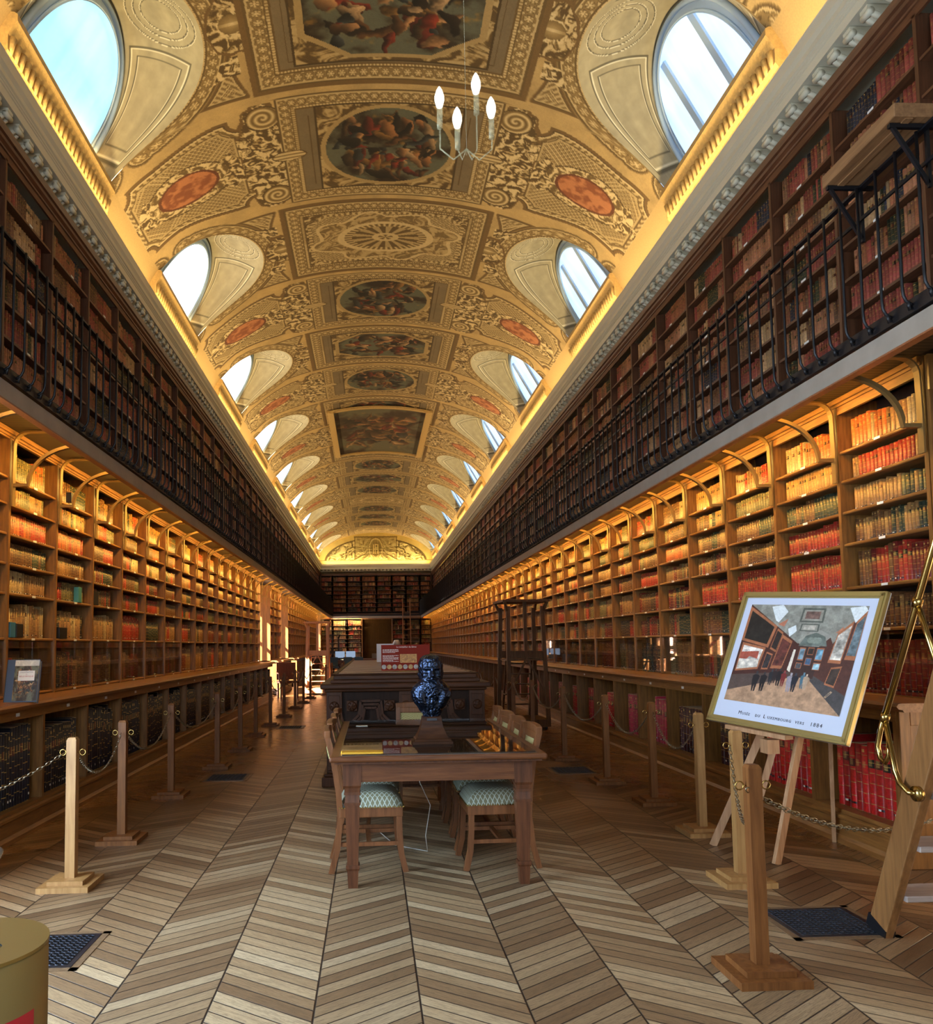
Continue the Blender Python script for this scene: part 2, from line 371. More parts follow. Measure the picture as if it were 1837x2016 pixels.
def foliage(x, y, f=5.0, k=0):
    wx = x*f+1.8*vn(x*f*.8, y*f*.8, k); wy = y*f+1.8*vn(x*f*.8+7, y*f*.8, k+1)
    h = fbm(wx, wy, k+2, 4); e = .02*3
    h2 = fbm(wx-e*f*.6, wy-e*f*.6, k+2, 4); g = (h-h2)*7
    ridg = np.abs((fbm(wx*1.5, wy*1.5, k+3, 3)*5) % 1-.5)*2
    return np.clip(.5+g+.35*(ridg-.5), 0, 1)
def lattice(x, y, q=.085):
    a = np.abs(((x+y)/q) % 1-.5)*2; b = np.abs(((x-y)/q) % 1-.5)*2
    ln = np.maximum(a, b); c = np.minimum(a, b)
    v = .34+.0*x; v = np.where(ln > .80, .85, v); v = np.where((ln > .68) & (ln <= .80), .12, v); v = np.where((a < .3) & (b < .3), .68, v)
    return v
def put(c, m, col): c[m] = col
def tone(v):                # 0 dark .. 1 light in the ochre grisaille scale
    return mixc(mixc(PAL['D'], PAL['M'], np.clip(v*2, 0, 1)), PAL['L'], np.clip(v*2-1, 0, 1))
def frame_band(c, d, s, m, w, p, grain=1):
    """a gilded moulding of width w inside the boundary (d = distance inward, s = along)"""
    t = d/w
    mm = m & (d >= 0) & (d < w)
    v = np.where(t < .12, .10, np.where(t < .20, .8, np.where(t < .74, rosette(s, np.clip((t-.2)/.54, 0, 1), p), np.where(t < .80, .15, np.where(t < .92, .45+.45*(np.sin(s*150) > 0), .12)))))
    c[mm] = tone(v)[mm]
def painting(x, y, seed, warm=1.0, nfig=9):
    """a generic baroque scene: dark sky, drapery and limb-like shapes; x,y in -1..1"""
    r = np.random.RandomState(seed); c = np.zeros(x.shape+(3,))
    n = fbm(x*2+seed, y*2+3, seed % 5, 5); n2 = fbm(x*5+seed, y*5, (seed+2) % 5, 4)
    sky = np.array([96, 96, 78])/255; dk = np.array([44, 30, 18])/255; gold = np.array([176, 128, 56])/255
    c = mixc(dk, sky, sstep(.35, .62, n)); c = mixc(c, gold, sstep(.62, .8, n2)*.55)
    cols = [(198, 142, 92), (146, 54, 34), (186, 124, 74), (84, 60, 38), (52, 38, 26), (128, 50, 34), (70, 72, 70), (208, 166, 118), (110, 72, 42), (46, 36, 26), (164, 116, 60)]
    for i in range(nfig*7):
        cx, cy = r.uniform(-.75, .75), r.uniform(-.7, .7); a, b = r.uniform(.07, .30)*(1.2 if i < nfig*2 else .8), r.uniform(.035, .10); th = r.uniform(-1.2, 1.2)
        wx = x+.10*(n2-.5)*3; wy = y+.10*(n-.5)*3
        q2 = np.abs(cx)+np.abs(cy)*.8; cx, cy = cx*.9, cy*.85; X = (wx-cx)*np.cos(th)+(wy-cy)*np.sin(th); Yv = -(wx-cx)*np.sin(th)+(wy-cy)*np.cos(th)
        d = (X/a)**2+(Yv/b)**2; k = np.array(cols[r.randint(len(cols))])/255
        sh = np.clip(.62+.75*(Yv/b)*.5+.5*(n2-.5), .25, 1.15)
        t = sstep(1.15, .8, d); c = c*(1-t[..., None])+(k*sh[..., None])*t[..., None]
    return np.clip(c*warm, 0, 1)
def paint_vault(u, v, var):
    av = np.abs(v); sv = np.sign(v)+(v == 0); m0 = np.ones(u.shape, bool)
    mott = fbm(u*3+9, v*3+4, 1, 5); c = PAL['P']*(.86+.28*mott)[..., None]
    # crease shade lines of transverse ribs
    up = np.where(u > 0, u-PM, u+PM)
    # --- arch band around the window
    dist = np.full(u.shape, 9.); sa = np.zeros(u.shape)
    near = (np.abs(u) < HW+.55) & (av < v_sill+.3)
    un = u[near]; vnn = av[near]
    if len(un):
        bd = np.full(un.shape, 9.); bs = np.zeros(un.shape)
        for i in range(0, 161, 2):
            d = np.hypot(un-_cu[i], vnn-_cv[i]); k = d < bd; bd[k] = d[k]; bs[k] = _cs[i]+(un[k]-_cu[i])*.0
        dist[near] = bd; sa[near] = bs
    th_s = np.arctan2(u, (v_sill-av)+1e-6)*1.1
    # --- spandrel lattice fields next to the arch
    dsp = np.minimum(np.minimum(dist-.27, av-1.74-.12*np.sin(np.clip((1.1-np.abs(u))*3, 0, 3))), 1.14-np.abs(u)); dsp = np.minimum(dsp, 3.1-av)
    msp = dsp > 0
    c[msp] = tone(lattice(u, av))[msp]
    b = msp & (dsp < .10); c[b] = tone(np.where(dsp < .02, .1, np.where(dsp < .04, .8, .3+.5*(np.sin((u+av)*60) > 0))))[b]
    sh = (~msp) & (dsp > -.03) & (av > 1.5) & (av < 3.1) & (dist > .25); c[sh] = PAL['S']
    mb = (dist < .25) & (av < v_sill)
    vb = np.where(dist < .02, .9, np.where(dist < .045, .15, np.where(dist < .19, rosette(sa*1.0+th_s*.0, (dist-.045)/.145, .15), np.where(dist < .205, .85, np.where(dist < .235, .12, .4)))))
    # use angle-based coordinate for regular rosettes
    ang = np.arctan2(u*1.0, (v_sill-av)*.62+1e-6); vb2 = rosette(ang*1.15, np.clip((dist-.045)/.145, 0, 1), .135); vb = np.where((dist >= .045) & (dist < .19), vb2, vb)
    c[mb] = tone(vb)[mb]
    # mask and leaves at the crown of the arch, garlands hanging at its sides
    vc = float(_cv[80]); hu = u; hv = av-(vc-.36)
    fol = foliage(u+3*sv, av, 12, 2)
    rr = np.hypot(hu/.40, hv/.30)+.30*(vn(hu*9+5, hv*9, 3)-.5); mk = rr < 1
    c[mk] = tone(fol*.9+.1*(rr < .6))[mk]
    out = (rr >= 1) & (rr < 1.12); c[out] = PAL['S']
    face = np.hypot(hu/.13, (hv-.02)/.15); c[face < 1] = tone(.78-.5*face+.25*(np.abs(hu) < .02))[face < 1]
    for q in (-1, 1):
        gd = np.hypot((u-q*(.62+.20*(av-1.9)))/.13, 0*av); g2 = (gd+.5*(vn(u*13, av*13, 4)-.5) < 1) & (av > 1.75) & (av < 2.55) & (dist > .2)
        c[g2] = tone(foliage(u, av, 15, 4))[g2]
    # --- pier side panel (lattice, laurel and medallion)
    hw = .93-.22*sstep(2.1, 3.3, av); vc2 = 2.84
    dp = np.minimum(hw-np.abs(up), 0.93-np.abs(av-vc2)); corner = (hw+.93-.16)-(np.abs(up)+np.abs(av-vc2)); notch = np.hypot(np.abs(up)-hw, np.abs(av-vc2)-.93)-.20
    dp = np.minimum(np.minimum(dp, corner*.7), notch)
    mp = (dp > 0)
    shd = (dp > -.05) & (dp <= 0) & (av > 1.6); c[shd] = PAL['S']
    c[mp] = tone(lattice(up, av))[mp]
    bs_ = mp & (dp < .15); vbs = np.where(dp < .022, .0, np.where(dp < .045, .95, np.where(dp < .10, .25+.55*(np.sin((up*1.0+av*1.0)*55+np.sin(dp*60)) > 0), np.where(dp < .12, .1, .75))))
    c[bs_] = tone(vbs)[bs_]
    mr = np.hypot(up/.28, (av-vc2+.02)/.42)
    fo = foliage(up+5, av, 15, 5)
    wre = (mr > 1.12) & (mr < 1.52+.25*(vn(up*16, av*16, 6)-.5)); c[wre] = tone(np.clip(fo*.9+.15, 0, 1))[wre]
    c[(mr >= 1.52) & (mr < 1.60)] = PAL['D']
    for q, y0, hh in ((1, 3.44, .30), (-1, 2.20, .30)):
        gg = np.hypot(up/(.30 if q > 0 else .34), (av-y0)/hh)+.5*(vn(up*11+q, av*11, 7)-.5); g_ = (gg < .9) & (dp > .0) & (mr > 1.5); c[g_] = tone(foliage(up, av+q, 15, 1))[g_]
    mrim = (mr >= 1.0) & (mr < 1.12); c[mrim] = PAL['T2']*.8
    md = mr < 1.0
    tcx = mixc(PAL['T'], PAL['T2'], np.clip(sstep(.42, .66, fbm(up*9+1.3*sv, av*7, 2, 4))*1.1, 0, 1)); c[md] = (tcx*1.06)[md]
    # --- scroll cartouches beside the ceiling pictures over the piers
    mc = (av > 1.34) & (av < 2.02) & (np.abs(up) < 1.13)
    bl = np.hypot(up/1.16, (av-1.66)/.40)+.42*(vn(up*6+2, av*6, 5)-.5); fl = foliage(up, av+2, 12.5, 6)
    m1 = mc & (bl < 1.0); c[m1] = tone(fl)[m1]; c[mc & (bl >= 1.0) & (bl < 1.08)] = PAL['S']
    for q in (-1, 1):
        r = np.hypot(up-q*.86, av-1.62); sp = .5+.5*np.sin(r*70+np.arctan2(av-1.62, up-q*.86)*1.0); m2 = r < .21; c[m2] = tone(.2+.75*sp)[m2]; c[(r >= .21) & (r < .235)] = PAL['D']
    sh_ = np.hypot(up/.10, (av-1.36)/.22); m3 = sh_ < 1
    # --- pictures over the piers
    for (uu, hu_, hv_, isw) in ((up, 1.17, 1.45, False), (u, 1.12, 1.60, True)):
        d = np.minimum(hu_-np.abs(uu), hv_-av); m = d > 0
        if not m.any(): continue
        s = np.where(hu_-np.abs(uu) < hv_-av, v, uu)
        shb = (d > -.07) & (d <= 0); 
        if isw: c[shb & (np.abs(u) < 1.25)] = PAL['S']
        c[m] = PAL['G']*(.92+.16*mott[m])[:, None]
        frame_band(c, d, s, m, .30 if isw else .26, .13)
        ln = m & (d > .40) & (d < .408); c[ln] = PAL['D']
        if isw and var == 'g':
            din = d-.30; mi = m & (din > 0); c[mi] = tone(lattice(uu, v, .07))[mi]
            oc = np.minimum(din, ((hu_+hv_-.6)-(np.abs(uu)+av))*.707-.20); o1 = mi & (oc < .10); c[o1] = tone(foliage(uu, v, 10, 3)*.8+.05)[o1]
            o2 = mi & (oc >= .03) & (oc < .09); c[o2] = tone(.3+.55*(np.sin(s*70) > 0)+0*oc)[o2]
            rr = np.hypot(uu/.50, v/.80); th = np.arctan2(v, uu*1.4)
            star = 1.28+.22*np.abs(np.sin(4*th/1.0))+.1*np.sin(8*th); k = mi & (rr < star); c[k] = tone(.25+.5*foliage(uu, v+4, 8, 2))[k]; c[mi & (rr > star) & (rr < star+.08)] = tone(np.full(rr.shape, .9))[mi & (rr > star) & (rr < star+.08)]
            k = rr < 1.0; c[k] = tone(np.where(rr > .86, .9, np.where(rr > .70, .5+.4*np.sin(th*40), np.where(rr > .28, .38+.30*np.sign(np.sin(th*13)), np.where(rr > .16, .85, .5+.4*np.cos(th*5))))))[k]
        else:
            pu, pv = (.80, 1.14) if isw else (.93, .97)
            seed = {'p': 3, 'q': 11, 'g': 5}.get(var, 7)+(0 if isw else 20)
            sd2 = np.where(u > 0, 0, 1) if not isw else None
            di = np.minimum(pu-np.abs(uu), pv-av); mi = m & (di > 0)
            if mi.any():
                xs, ys = (uu/pu)[mi], (v/pv)[mi]
                if isw: pc = painting(xs, ys, seed, 1.0)
                else:
                    pc = painting(xs, ys, seed, 1.0)
                    far = (u[mi] > 0); pc2 = painting(xs, ys, seed, 1.0); pc = pc2
                # carved corner ornament leaves an oval or octagonal picture
                ovr = np.hypot(xs/.93, ys/.93) if not isw else np.maximum(np.maximum(np.abs(xs)/.9, np.abs(ys)/.9), (np.abs(xs)+np.abs(ys))/1.32)
                orn = tone(foliage(xs*.8, ys*.8, 6, 3)*.75)
                pc = np.where((ovr > 1)[:, None], orn, pc); pc = np.where(((ovr > .95) & (ovr <= 1.03))[:, None], tone(np.full(ovr.shape, .62)), pc)
                pc = np.where(((np.abs(xs) > .975) | (np.abs(ys) > .975))[:, None], PAL['D']*.8, pc)
                c[mi] = pc
    # shells joining picture and cartouche
    c[m3] = tone(.35+.55*(np.sin(up*90) > -.1))[m3]; c[(sh_ >= 1) & (sh_ < 1.12) & (np.abs(up) < .3)] = PAL['D']
    # painted plinth strip near the wall
    c = c*(.97+.06*fbm(u*30, v*30, 3, 2))[..., None]
    return s2l(c*.97)
VM = colmat('painted_vault', .75, 60, .07)
def vault_module(var, du, dv):
    nu = int(2*PM/du)+1; u = np.linspace(-PM, PM, nu)
    # snap columns to the window edges
    nv = int(2*v_sill/dv)+1; t = np.linspace(-1, 1, nv)
    U = np.repeat(u[:, None], nv, 1); VV = t[None, :]*vmax(u)[:, None]
    a, z = v2az(np.abs(VV)); X = XC+np.sign(VV)*a
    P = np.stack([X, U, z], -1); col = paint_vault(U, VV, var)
    return grid_mesh('painted_vault_'+var, P, col, VM)
def vault_skirt(name, y0, y1):
    for s in (-1, 1):
        n = int((y1-y0)/.25); ys = np.linspace(y0, y1, n); vv = np.linspace(v_sill-.001, V_END, 6)
        Y, V2 = np.meshgrid(ys, vv, indexing='ij'); a, z = v2az(V2); P = np.stack([XC+s*a, Y, z], -1)
        o = bpy.data.objects.new(name+('_left' if s < 0 else '_right'), grid_mesh('skirt', P, np.ones(P.shape)*s2l(PAL['P']), VM)); C.objects.link(o); struct(o)
vmods = {'p': vault_module('p', .014, .014), 'g': vault_module('g', .014, .014), 'q': vault_module('q', .03, .026)}
K_ALL = list(range(-2, 9))
def vkind(j): return 'g' if j in (1, 5, 7) else ('p' if j in (0, -1) else ('q' if j >= 2 else 'p'))
VEND_Y = None
for j in K_ALL:
    yc = Y_W0+2*PM*j
    if j == 8 and yc+PM > Y_END+1: pass
    struct(inst(vmods['g' if j == 1 else ('p' if j in (0, -1, -2, 2) else ('q' if j % 2 else 'g' if j > 5 else 'q'))], 'ceiling', None, (0, yc, 0)))
Y_V1 = Y_W0+2*PM*8+PM
vault_skirt('trim_vault_foot', Y_BEG, Y_END)
# the big middle picture (a canvas fixed under the vault crown)
cy_ = Y_W0+7*PM; xs = np.linspace(-1, 1, 110); ysn = np.linspace(-1, 1, 200)
A2, B2 = np.meshgrid(xs, ysn, indexing='ij'); vv = A2*1.42; aa, zz = v2az(np.abs(vv)); P = np.stack([XC+np.sign(vv)*aa, cy_+B2*2.62, zz-.03], -1)
pc = painting(A2*1.0, B2*1.0, 41, 1.0, 14); pc = mixc(np.array([120, 90, 50])/255., pc, np.clip(.8+0*A2, 0, 1))
big = tag(bpy.data.objects.new('ceiling_painting', grid_mesh('canvas', P, s2l(pc), VM)), 'large dark figure painting on the vault crown halfway down the hall', 'painting'); C.objects.link(big)
fm = MB()
for q in (-1, 1):
    a_, z_ = v2az(np.array([1.42])); fm.box(XC+q*a_[0]-.09, XC+q*a_[0]+.09, cy_-2.75, cy_+2.75, z_[0]-.09, z_[0]-.02)
pr = []
for e in (-1, 1):
    pts = [(XC+np.sign(t)*float(v2az(abs(t))[0]), cy_+e*2.7, float(v2az(abs(t))[1])-.05) for t in np.linspace(-1.5, 1.5, 15)]
    fm.sweep(pts, .16, .05)
fm.build('gilt_frame', GOLDP, big, loc=(0, 0, 0))
# ------------------------------------------------------------------ window recesses, glazing, sill mouldings
def g_curve(t):   # glass outline: t 0..pi
    return -.98*np.cos(t), np.sin(t)**.66
REC = mat('recess_plaster', lin(176, 170, 146), .7, 0, .10, 5)
def recess_mesh():
    n, m_ = 240, 110; t = np.linspace(0.0, PI, n); s = np.linspace(0, 1, m_)
    uv = -HW*np.cos(t); av = acut(uv); zv = np.interp(av, _a, _z); av = np.where((t < 1e-6) | (t > PI-1e-6), A_SILL, av)
    ug, hg = g_curve(t); ag = 3.64-.66*hg; zg = 6.96+1.16*hg
    T, Sx = np.meshgrid(t, s, indexing='ij')
    bul = .10*np.sin(PI*Sx)*np.sin(T)
    U = uv[:, None]*(1-Sx)+ug[:, None]*Sx; A = av[:, None]*(1-Sx)+ag[:, None]*Sx; Z = zv[:, None]*(1-Sx)+zg[:, None]*Sx+bul
    # painted panel lines
    base = np.array([164, 154, 126])/255.; c = np.ones(T.shape+(3,))*base*(.9+.2*fbm(T*3, Sx*8, 2, 4))[..., None]
    def line(mask, k=1): c[mask] = (np.array([98, 92, 74])/255. if k else np.array([222, 216, 190])/255.)
    side = (T < 1.18) | (T > PI-1.18); tt = np.where(T < PI/2, T, PI-T)
    din = np.minimum(np.minimum(Sx-.12, .88-Sx), np.minimum(tt-.06, 1.16-tt))
    line(side & (din > 0) & (din < .022)); line(side & (din > .022) & (din < .036), 0)
    line(side & (din > .10) & (din < .113)); line(side & (din > .113) & (din < .12), 0)
    r = np.hypot((T-PI/2)/.36, (Sx-.45)/.40)
    for q in (.95, .74, .55): line((r > q-.03) & (r < q)); line((r > q) & (r < q+.022), 0)
    line((Sx > .93) & (Sx < .95))
    P = np.stack([A, U, Z], -1); return P, s2l(c), (ug, ag, zg)
RP_, RC_, (gu, ga, gz) = recess_mesh()
RECM = colmat('painted_recess', .7, 9, .08)
recm = {}
for s in (-1, 1):
    P = RP_.copy(); P[..., 0] = XC+s*P[..., 0]; recm[s] = grid_mesh('recess', P, RC_, RECM)
def shade_mat(nm, c, e, stripes):
    m = bpy.data.materials.new(nm); m.use_nodes = True; N = m.node_tree.nodes; L = m.node_tree.links; b = N['Principled BSDF']
    tc = N.new('ShaderNodeTexCoord'); mp = N.new('ShaderNodeMapping'); mp.inputs['Scale'].default_value = (.6, 3.2, .6); mp.inputs['Rotation'].default_value = (.5, 0, 0); L.new(tc.outputs['Object'], mp.inputs[0])
    n = N.new('ShaderNodeTexNoise'); n.inputs['Scale'].default_value = 1.3; n.inputs['Detail'].default_value = 3; L.new(mp.outputs[0], n.inputs['Vector'])
    r = N.new('ShaderNodeValToRGB'); r.color_ramp.elements[0].position = .36; r.color_ramp.elements[1].position = .6
    r.color_ramp.elements[0].color = (c[0]*stripes, c[1]*(stripes+.1), c[2], 1); r.color_ramp.elements[1].color = (*c, 1)
    L.new(n.outputs['Fac'], r.inputs[0]); L.new(r.outputs[0], b.inputs['Emission Color']); b.inputs['Emission Strength'].default_value = e
    b.inputs['Base Color'].default_value = (.5, .55, .6, 1); return m
SH_L0 = shade_mat('blue_daylight_shade', (.34, .90, 1.0), .52, .70); SH_L = shade_mat('white_daylight_shade', (.93, .97, 1.0), 1.6, .9); SH_R = shade_mat('pale_daylight_shade', (.66, .86, 1.0), .52, .70)
BLUEW = mat('shade_edge', lin(178, 204, 232), .5)
sillz = float(np.interp(A_SILL, _a, _z))
def sill_mb(s, yc):
    m = MB(); q = lambda a, z: (XC+s*a, z)
    prof = [q(3.62, sillz-.44), q(3.47, sillz-.44), q(3.45, sillz-.38), q(3.42, sillz-.34), q(3.42, sillz-.20), q(3.37, sillz-.12), q(3.34, sillz-.08), q(3.34, sillz-.02), q(3.37, sillz+.0), q(3.66, sillz+.0)]
    m.extrude_y(prof, yc-1.36, yc+1.36)
    for i in range(26):
        y = yc-1.30+i*.104; m.tube([(XC+s*3.43, y, sillz-.35), (XC+s*3.40, y, sillz-.20)], [.022, .034], 6)
    return m
wn = 3
gi = 0
for j in range(-1, 9):
    yc = Y_W0+2*PM*j
    if yc > Y_END-1.2: continue
    for s in (-1, 1):
        r = struct(inst(recm[s], 'window_%d' % wn, None, (0, yc, 0)))
        pts = [(XC+s*(ga[i]), gu[i], gz[i]) for i in range(0, 240, 6)]
        n = len(pts); m = MB(); cx = (XC+s*3.3, 0, 7.3)
        # glazing as a fan strip between mirrored outline points
        vs = pts; fs = [(i, i+1, n-2-i, n-1-i) for i in range(n//2)]
        m.add(vs, fs); me = m.mesh('shade', SH_L0 if (s < 0 and j <= 0) else (SH_L if s < 0 else SH_R))
        inst(me, 'window_shade', r)
        f2 = MB(); off = [(p[0]-s*.02, p[1]*1.0, p[2]-.03) for p in pts]; f2.tube(off, .035, 6)
        inn = [(p[0]-s*.015, p[1]*.90, 6.96+(p[2]-6.96)*.90-.02) for p in pts]; f2.tube(inn, .012, 5)
        q4 = [(p[0]-s*.012, p[1]*.86, 6.96+(p[2]-6.96)*.88-.015) for p in pts]; f2.add([(p[0]-s*.012, p[1], p[2]-.015) for p in pts]+q4, [(i, i+1, n+i+1, n+i) for i in range(n-1)]); inst(f2.mesh('sash', BLUEW), 'window_sash', r)
        if s > 0:
            f3 = MB()
            for yy in (-.38, .38): f3.beam((XC+s*3.60, yy, 7.0), (XC+s*3.06, yy, 7.95), .09, .03)
            inst(f3.mesh('bar', BLUEW), 'glazing_bar', r)
        o = sill_mb(s, yc).build('trim_%d' % wn, GOLDP); struct(o); wn += 1
# roof void behind the recesses
rf = MB()
for s in (-1, 1): rf.extrude_y([(SX(s, 3.75), 6.4), (SX(s, 4.3), 6.4), (SX(s, 4.3), 6.8), (SX(s, 3.95), 6.8), (SX(s, 3.95), 6.7)], Y_BEG, Y_END)
struct(rf.build('trim_eaves', DARK))
struct(MB().box(SX(-1, 4.3), SX(1, 4.3), Y_BEG-.2, Y_END+.6, 8.6, 8.7).build('trim_roof', DARK))
# ------------------------------------------------------------------ cornice
def cornice(s):
    q = lambda a, z: (XC+s*a, z)
    prof = [q(3.72, 5.76), q(3.50, 5.76), q(3.50, 5.80), q(3.52, 5.82), q(3.52, 5.93), q(3.50, 5.95), q(3.50, 5.99), q(3.29, 5.99), q(3.29, 6.07), q(3.28, 6.075), q(3.28, 6.09), q(3.27, 6.095), q(3.27, 6.11), q(3.255, 6.12), q(3.26, 6.17), q(3.235, 6.20), q(3.23, 6.285), q(3.225, 6.293), q(3.24, 6.30), q(3.72, 6.30)]
    o = MB().extrude_y(prof, Y_BEG, Y_END).build('trim_cornice_'+('left' if s < 0 else 'right'), GREYP)
    struct(o); return o
def modillion_mesh(s):
    m = MB(); q = lambda a: XC+s*a
    m.extrude_y([(q(3.52), 5.985), (q(3.31), 5.985), (q(3.31), 5.96), (q(3.34), 5.95), (q(3.37), 5.91), (q(3.43), 5.87), (q(3.52), 5.83)], -.045, .045)
    m.tube([(q(3.335), -.052, 5.937), (q(3.335), .052, 5.937)], .027, 8)
    for y in (-.03, .03): m.tube([(q(3.35), y, 5.93), (q(3.39), y, 5.912), (q(3.45), y, 5.888)], [.02, .026, .018], 6)
    return m.mesh('modillion', GREYP)
for s in (-1, 1):
    o = cornice(s); me = modillion_mesh(s); n = 0; y = 4.8; rest = []
    while y < Y_END-.2:
        if n < 100: inst(me, 'modillion', o, (0, y, 0)); n += 1
        else: rest.append(y)
        y += .214
    m = MB()
    for y in rest: m.box(SX(s, 3.32), SX(s, 3.52), y-.055, y+.055, 5.86, 5.985)
    tag(m.build('modillion', GREYP, o), kind='stuff')
# far cornice and lunette
yF = Y_END
q = lambda d, z: (yF-d, z)
fc = MB().extrude_x([q(0, 5.86), q(.2, 5.86), q(.2, 5.95), q(.42, 5.99), q(.42, 6.1), q(.47, 6.2), q(.47, 6.3), q(0, 6.3)], SX(-1, 3.3), SX(1, 3.3)).build('trim_cornice_far', GREYP); struct(fc)
m = MB()
for i in range(30): x = SX(-1, 3.15)+i*.217; m.box(x-.05, x+.05, yF-.38, yF-.2, 5.90, 5.985)
m.build('modillion', GREYP, fc)
n1, n2 = 260, 110; xx = np.linspace(-1, 1, n1); tt = np.linspace(0, 1, n2); Xg, Tg = np.meshgrid(xx, tt, indexing='ij')
ax_ = np.abs(Xg)*A_V*.999; top = np.interp(ax_, _a, _z); Zg = 6.28+(top-6.28)*Tg; Hh = (Zg-6.28); X_ = Xg*A_V
c = np.ones(Xg.shape+(3,))*np.array([206, 178, 96])/255.*(.92+.16*fbm(X_*3, Hh*3, 1, 3))[..., None]
TG = lambda v: mixc(np.array([120, 98, 44])/255., np.array([228, 206, 130])/255., np.clip(v, 0, 1))
rr_ = np.hypot(X_/(3.02), (Hh-.16)/1.45); mi = (rr_ < 1) & (Hh > .30); c[mi] = TG(foliage(np.abs(X_), Hh, 3.2, 2))[mi]
c[(rr_ > .98) & (rr_ < 1.03) & (Hh > .3)] = TG(np.zeros(1))[0]
k = (Hh > .26) & (Hh < .30); c[k] = TG(np.zeros(1))[0]
k = (np.abs(X_) < 1.25) & (Hh > .3) & (Hh < 1.72); c[k] = TG(.35+.45*foliage(np.abs(X_)+3, Hh, 3, 4))[k]
k = (np.abs(np.abs(X_)-1.25) < .03) & (Hh > .3) & (Hh < 1.75); c[k] = TG(np.zeros(1))[0]
k = (Hh > 1.66) & (Hh < 1.75) & (np.abs(X_) < 1.3); c[k] = TG(.1+0*Hh)[k]
ov = np.hypot(X_/.36, (Hh-.98)/.56); c[ov < 1.18] = TG(.85+0*ov)[ov < 1.18]; c[ov < 1.0] = TG(.38+0*ov)[ov < 1.0]; c[(ov > 1.18) & (ov < 1.25)] = TG(0*ov)[(ov > 1.18) & (ov < 1.25)]
Yg = np.full(Xg.shape, yF-.02)-.06*mi*foliage(np.abs(X_), Hh, 3.2, 2)
lun = bpy.data.objects.new('wall_far_lunette', grid_mesh('lunette', np.stack([XC+X_, Yg, Zg], -1), s2l(c), VM)); C.objects.link(lun); struct(lun)
mono = MB(); zc = 6.28+.98
for dx in (-.14, .14): mono.box(XC+dx-.03, XC+dx+.03, yF-.12, yF-.05, zc-.30, zc+.26)
mono.box(XC-.17, XC+.17, yF-.12, yF-.05, zc-.06, zc+.0); mono.tube([(XC-.04, yF-.1, zc+.25), (XC+.09, yF-.1, zc+.25), (XC+.13, yF-.1, zc+.16), (XC+.09, yF-.1, zc+.06), (XC-.04, yF-.1, zc+.06)], .025, 6); mono.box(XC-.06, XC-.01, yF-.12, yF-.05, zc-.30, zc+.28)
mono.build('monogram', mat('gilt_relief', lin(226, 200, 120), .5), lun, loc=(0, 0, 0))
struct(MB().box(SX(-1, AW), SX(1, AW), Y_END, Y_END+.3, 0, 8.6).build('wall_far', WALLM))
# ================================================================== BOOKCASES
A_LOW, A_UP, A_B = 3.30, 3.385, 2.99
ROWS_L = [1.053, 1.532, 1.908, 2.156, 2.404, 2.655, 2.88]; TOP_L = 3.19
ROWS_R = [1.03, 1.506, 1.82, 2.15, 2.395, 2.634, 2.862]; TOP_R = 3.147
UP_L = [3.60, 3.85, 4.113, 4.412, 4.711, 5.01, 5.318]; UTOP_L = 5.617
UP_R = [3.677, 3.934, 4.2, 4.472, 4.754, 5.028, 5.293]; UTOP_R = 5.592
GLASS = mat('cabinet_glass', lin(40, 36, 32), .03)
def make_glass():
    N = GLASS.node_tree.nodes; L = GLASS.node_tree.links; tr = N.new('ShaderNodeBsdfTransparent'); gl = N.new('ShaderNodeBsdfGlossy'); gl.inputs['Roughness'].default_value = .02
    lw = N.new('ShaderNodeLayerWeight'); lw.inputs[0].default_value = .5; pw = N.new('ShaderNodeMath'); pw.operation = 'POWER'; pw.inputs[1].default_value = 3.5; L.new(lw.outputs['Facing'], pw.inputs[0]); fr = N.new('ShaderNodeMath'); fr.operation = 'MULTIPLY_ADD'; fr.inputs[1].default_value = .75; fr.inputs[2].default_value = .05; L.new(pw.outputs[0], fr.inputs[0]); mx = N.new('ShaderNodeMixShader'); L.new(fr.outputs[0], mx.inputs[0]); L.new(tr.outputs[0], mx.inputs[1]); L.new(gl.outputs[0], mx.inputs[2]); L.new(mx.outputs[0], N['Material Output'].inputs[0])
make_glass()
def lname(s): return 'left' if s < 0 else 'right'
def lower_parts(s, p, rows, top):
    """local frame: x=0 at the face, +x*s into the wall; y from 0 to p"""
    d = .34; P = {}
    P['side_panel'] = [MB().box(0, s*d, -.0185, .0185, rows[0]-.03, 3.262)]
    P['back_panel'] = [MB().box(s*(d-.015), s*d, .0185, p-.0185, rows[0]-.03, 3.262)]
    sh = []
    for i, z in enumerate(rows):
        m = MB(); x0 = s*.012; m.extrude_y([(x0+s*.006, z-.024), (x0, z-.018), (x0, z-.006), (x0+s*.006, z), (s*(d-.016), z), (s*(d-.016), z-.024)], .0185, p-.0185); sh.append(m)
    P['shelf'] = sh
    m = MB(); m.box(s*.004, s*.03, .0185, p-.0185, top, 3.262); m.box(-s*.010, s*.004, .0, p, 3.205, 3.225); m.box(-s*.03, s*.004, .0, p, 3.225, 3.262)
    P['frieze'] = [m]
    return P
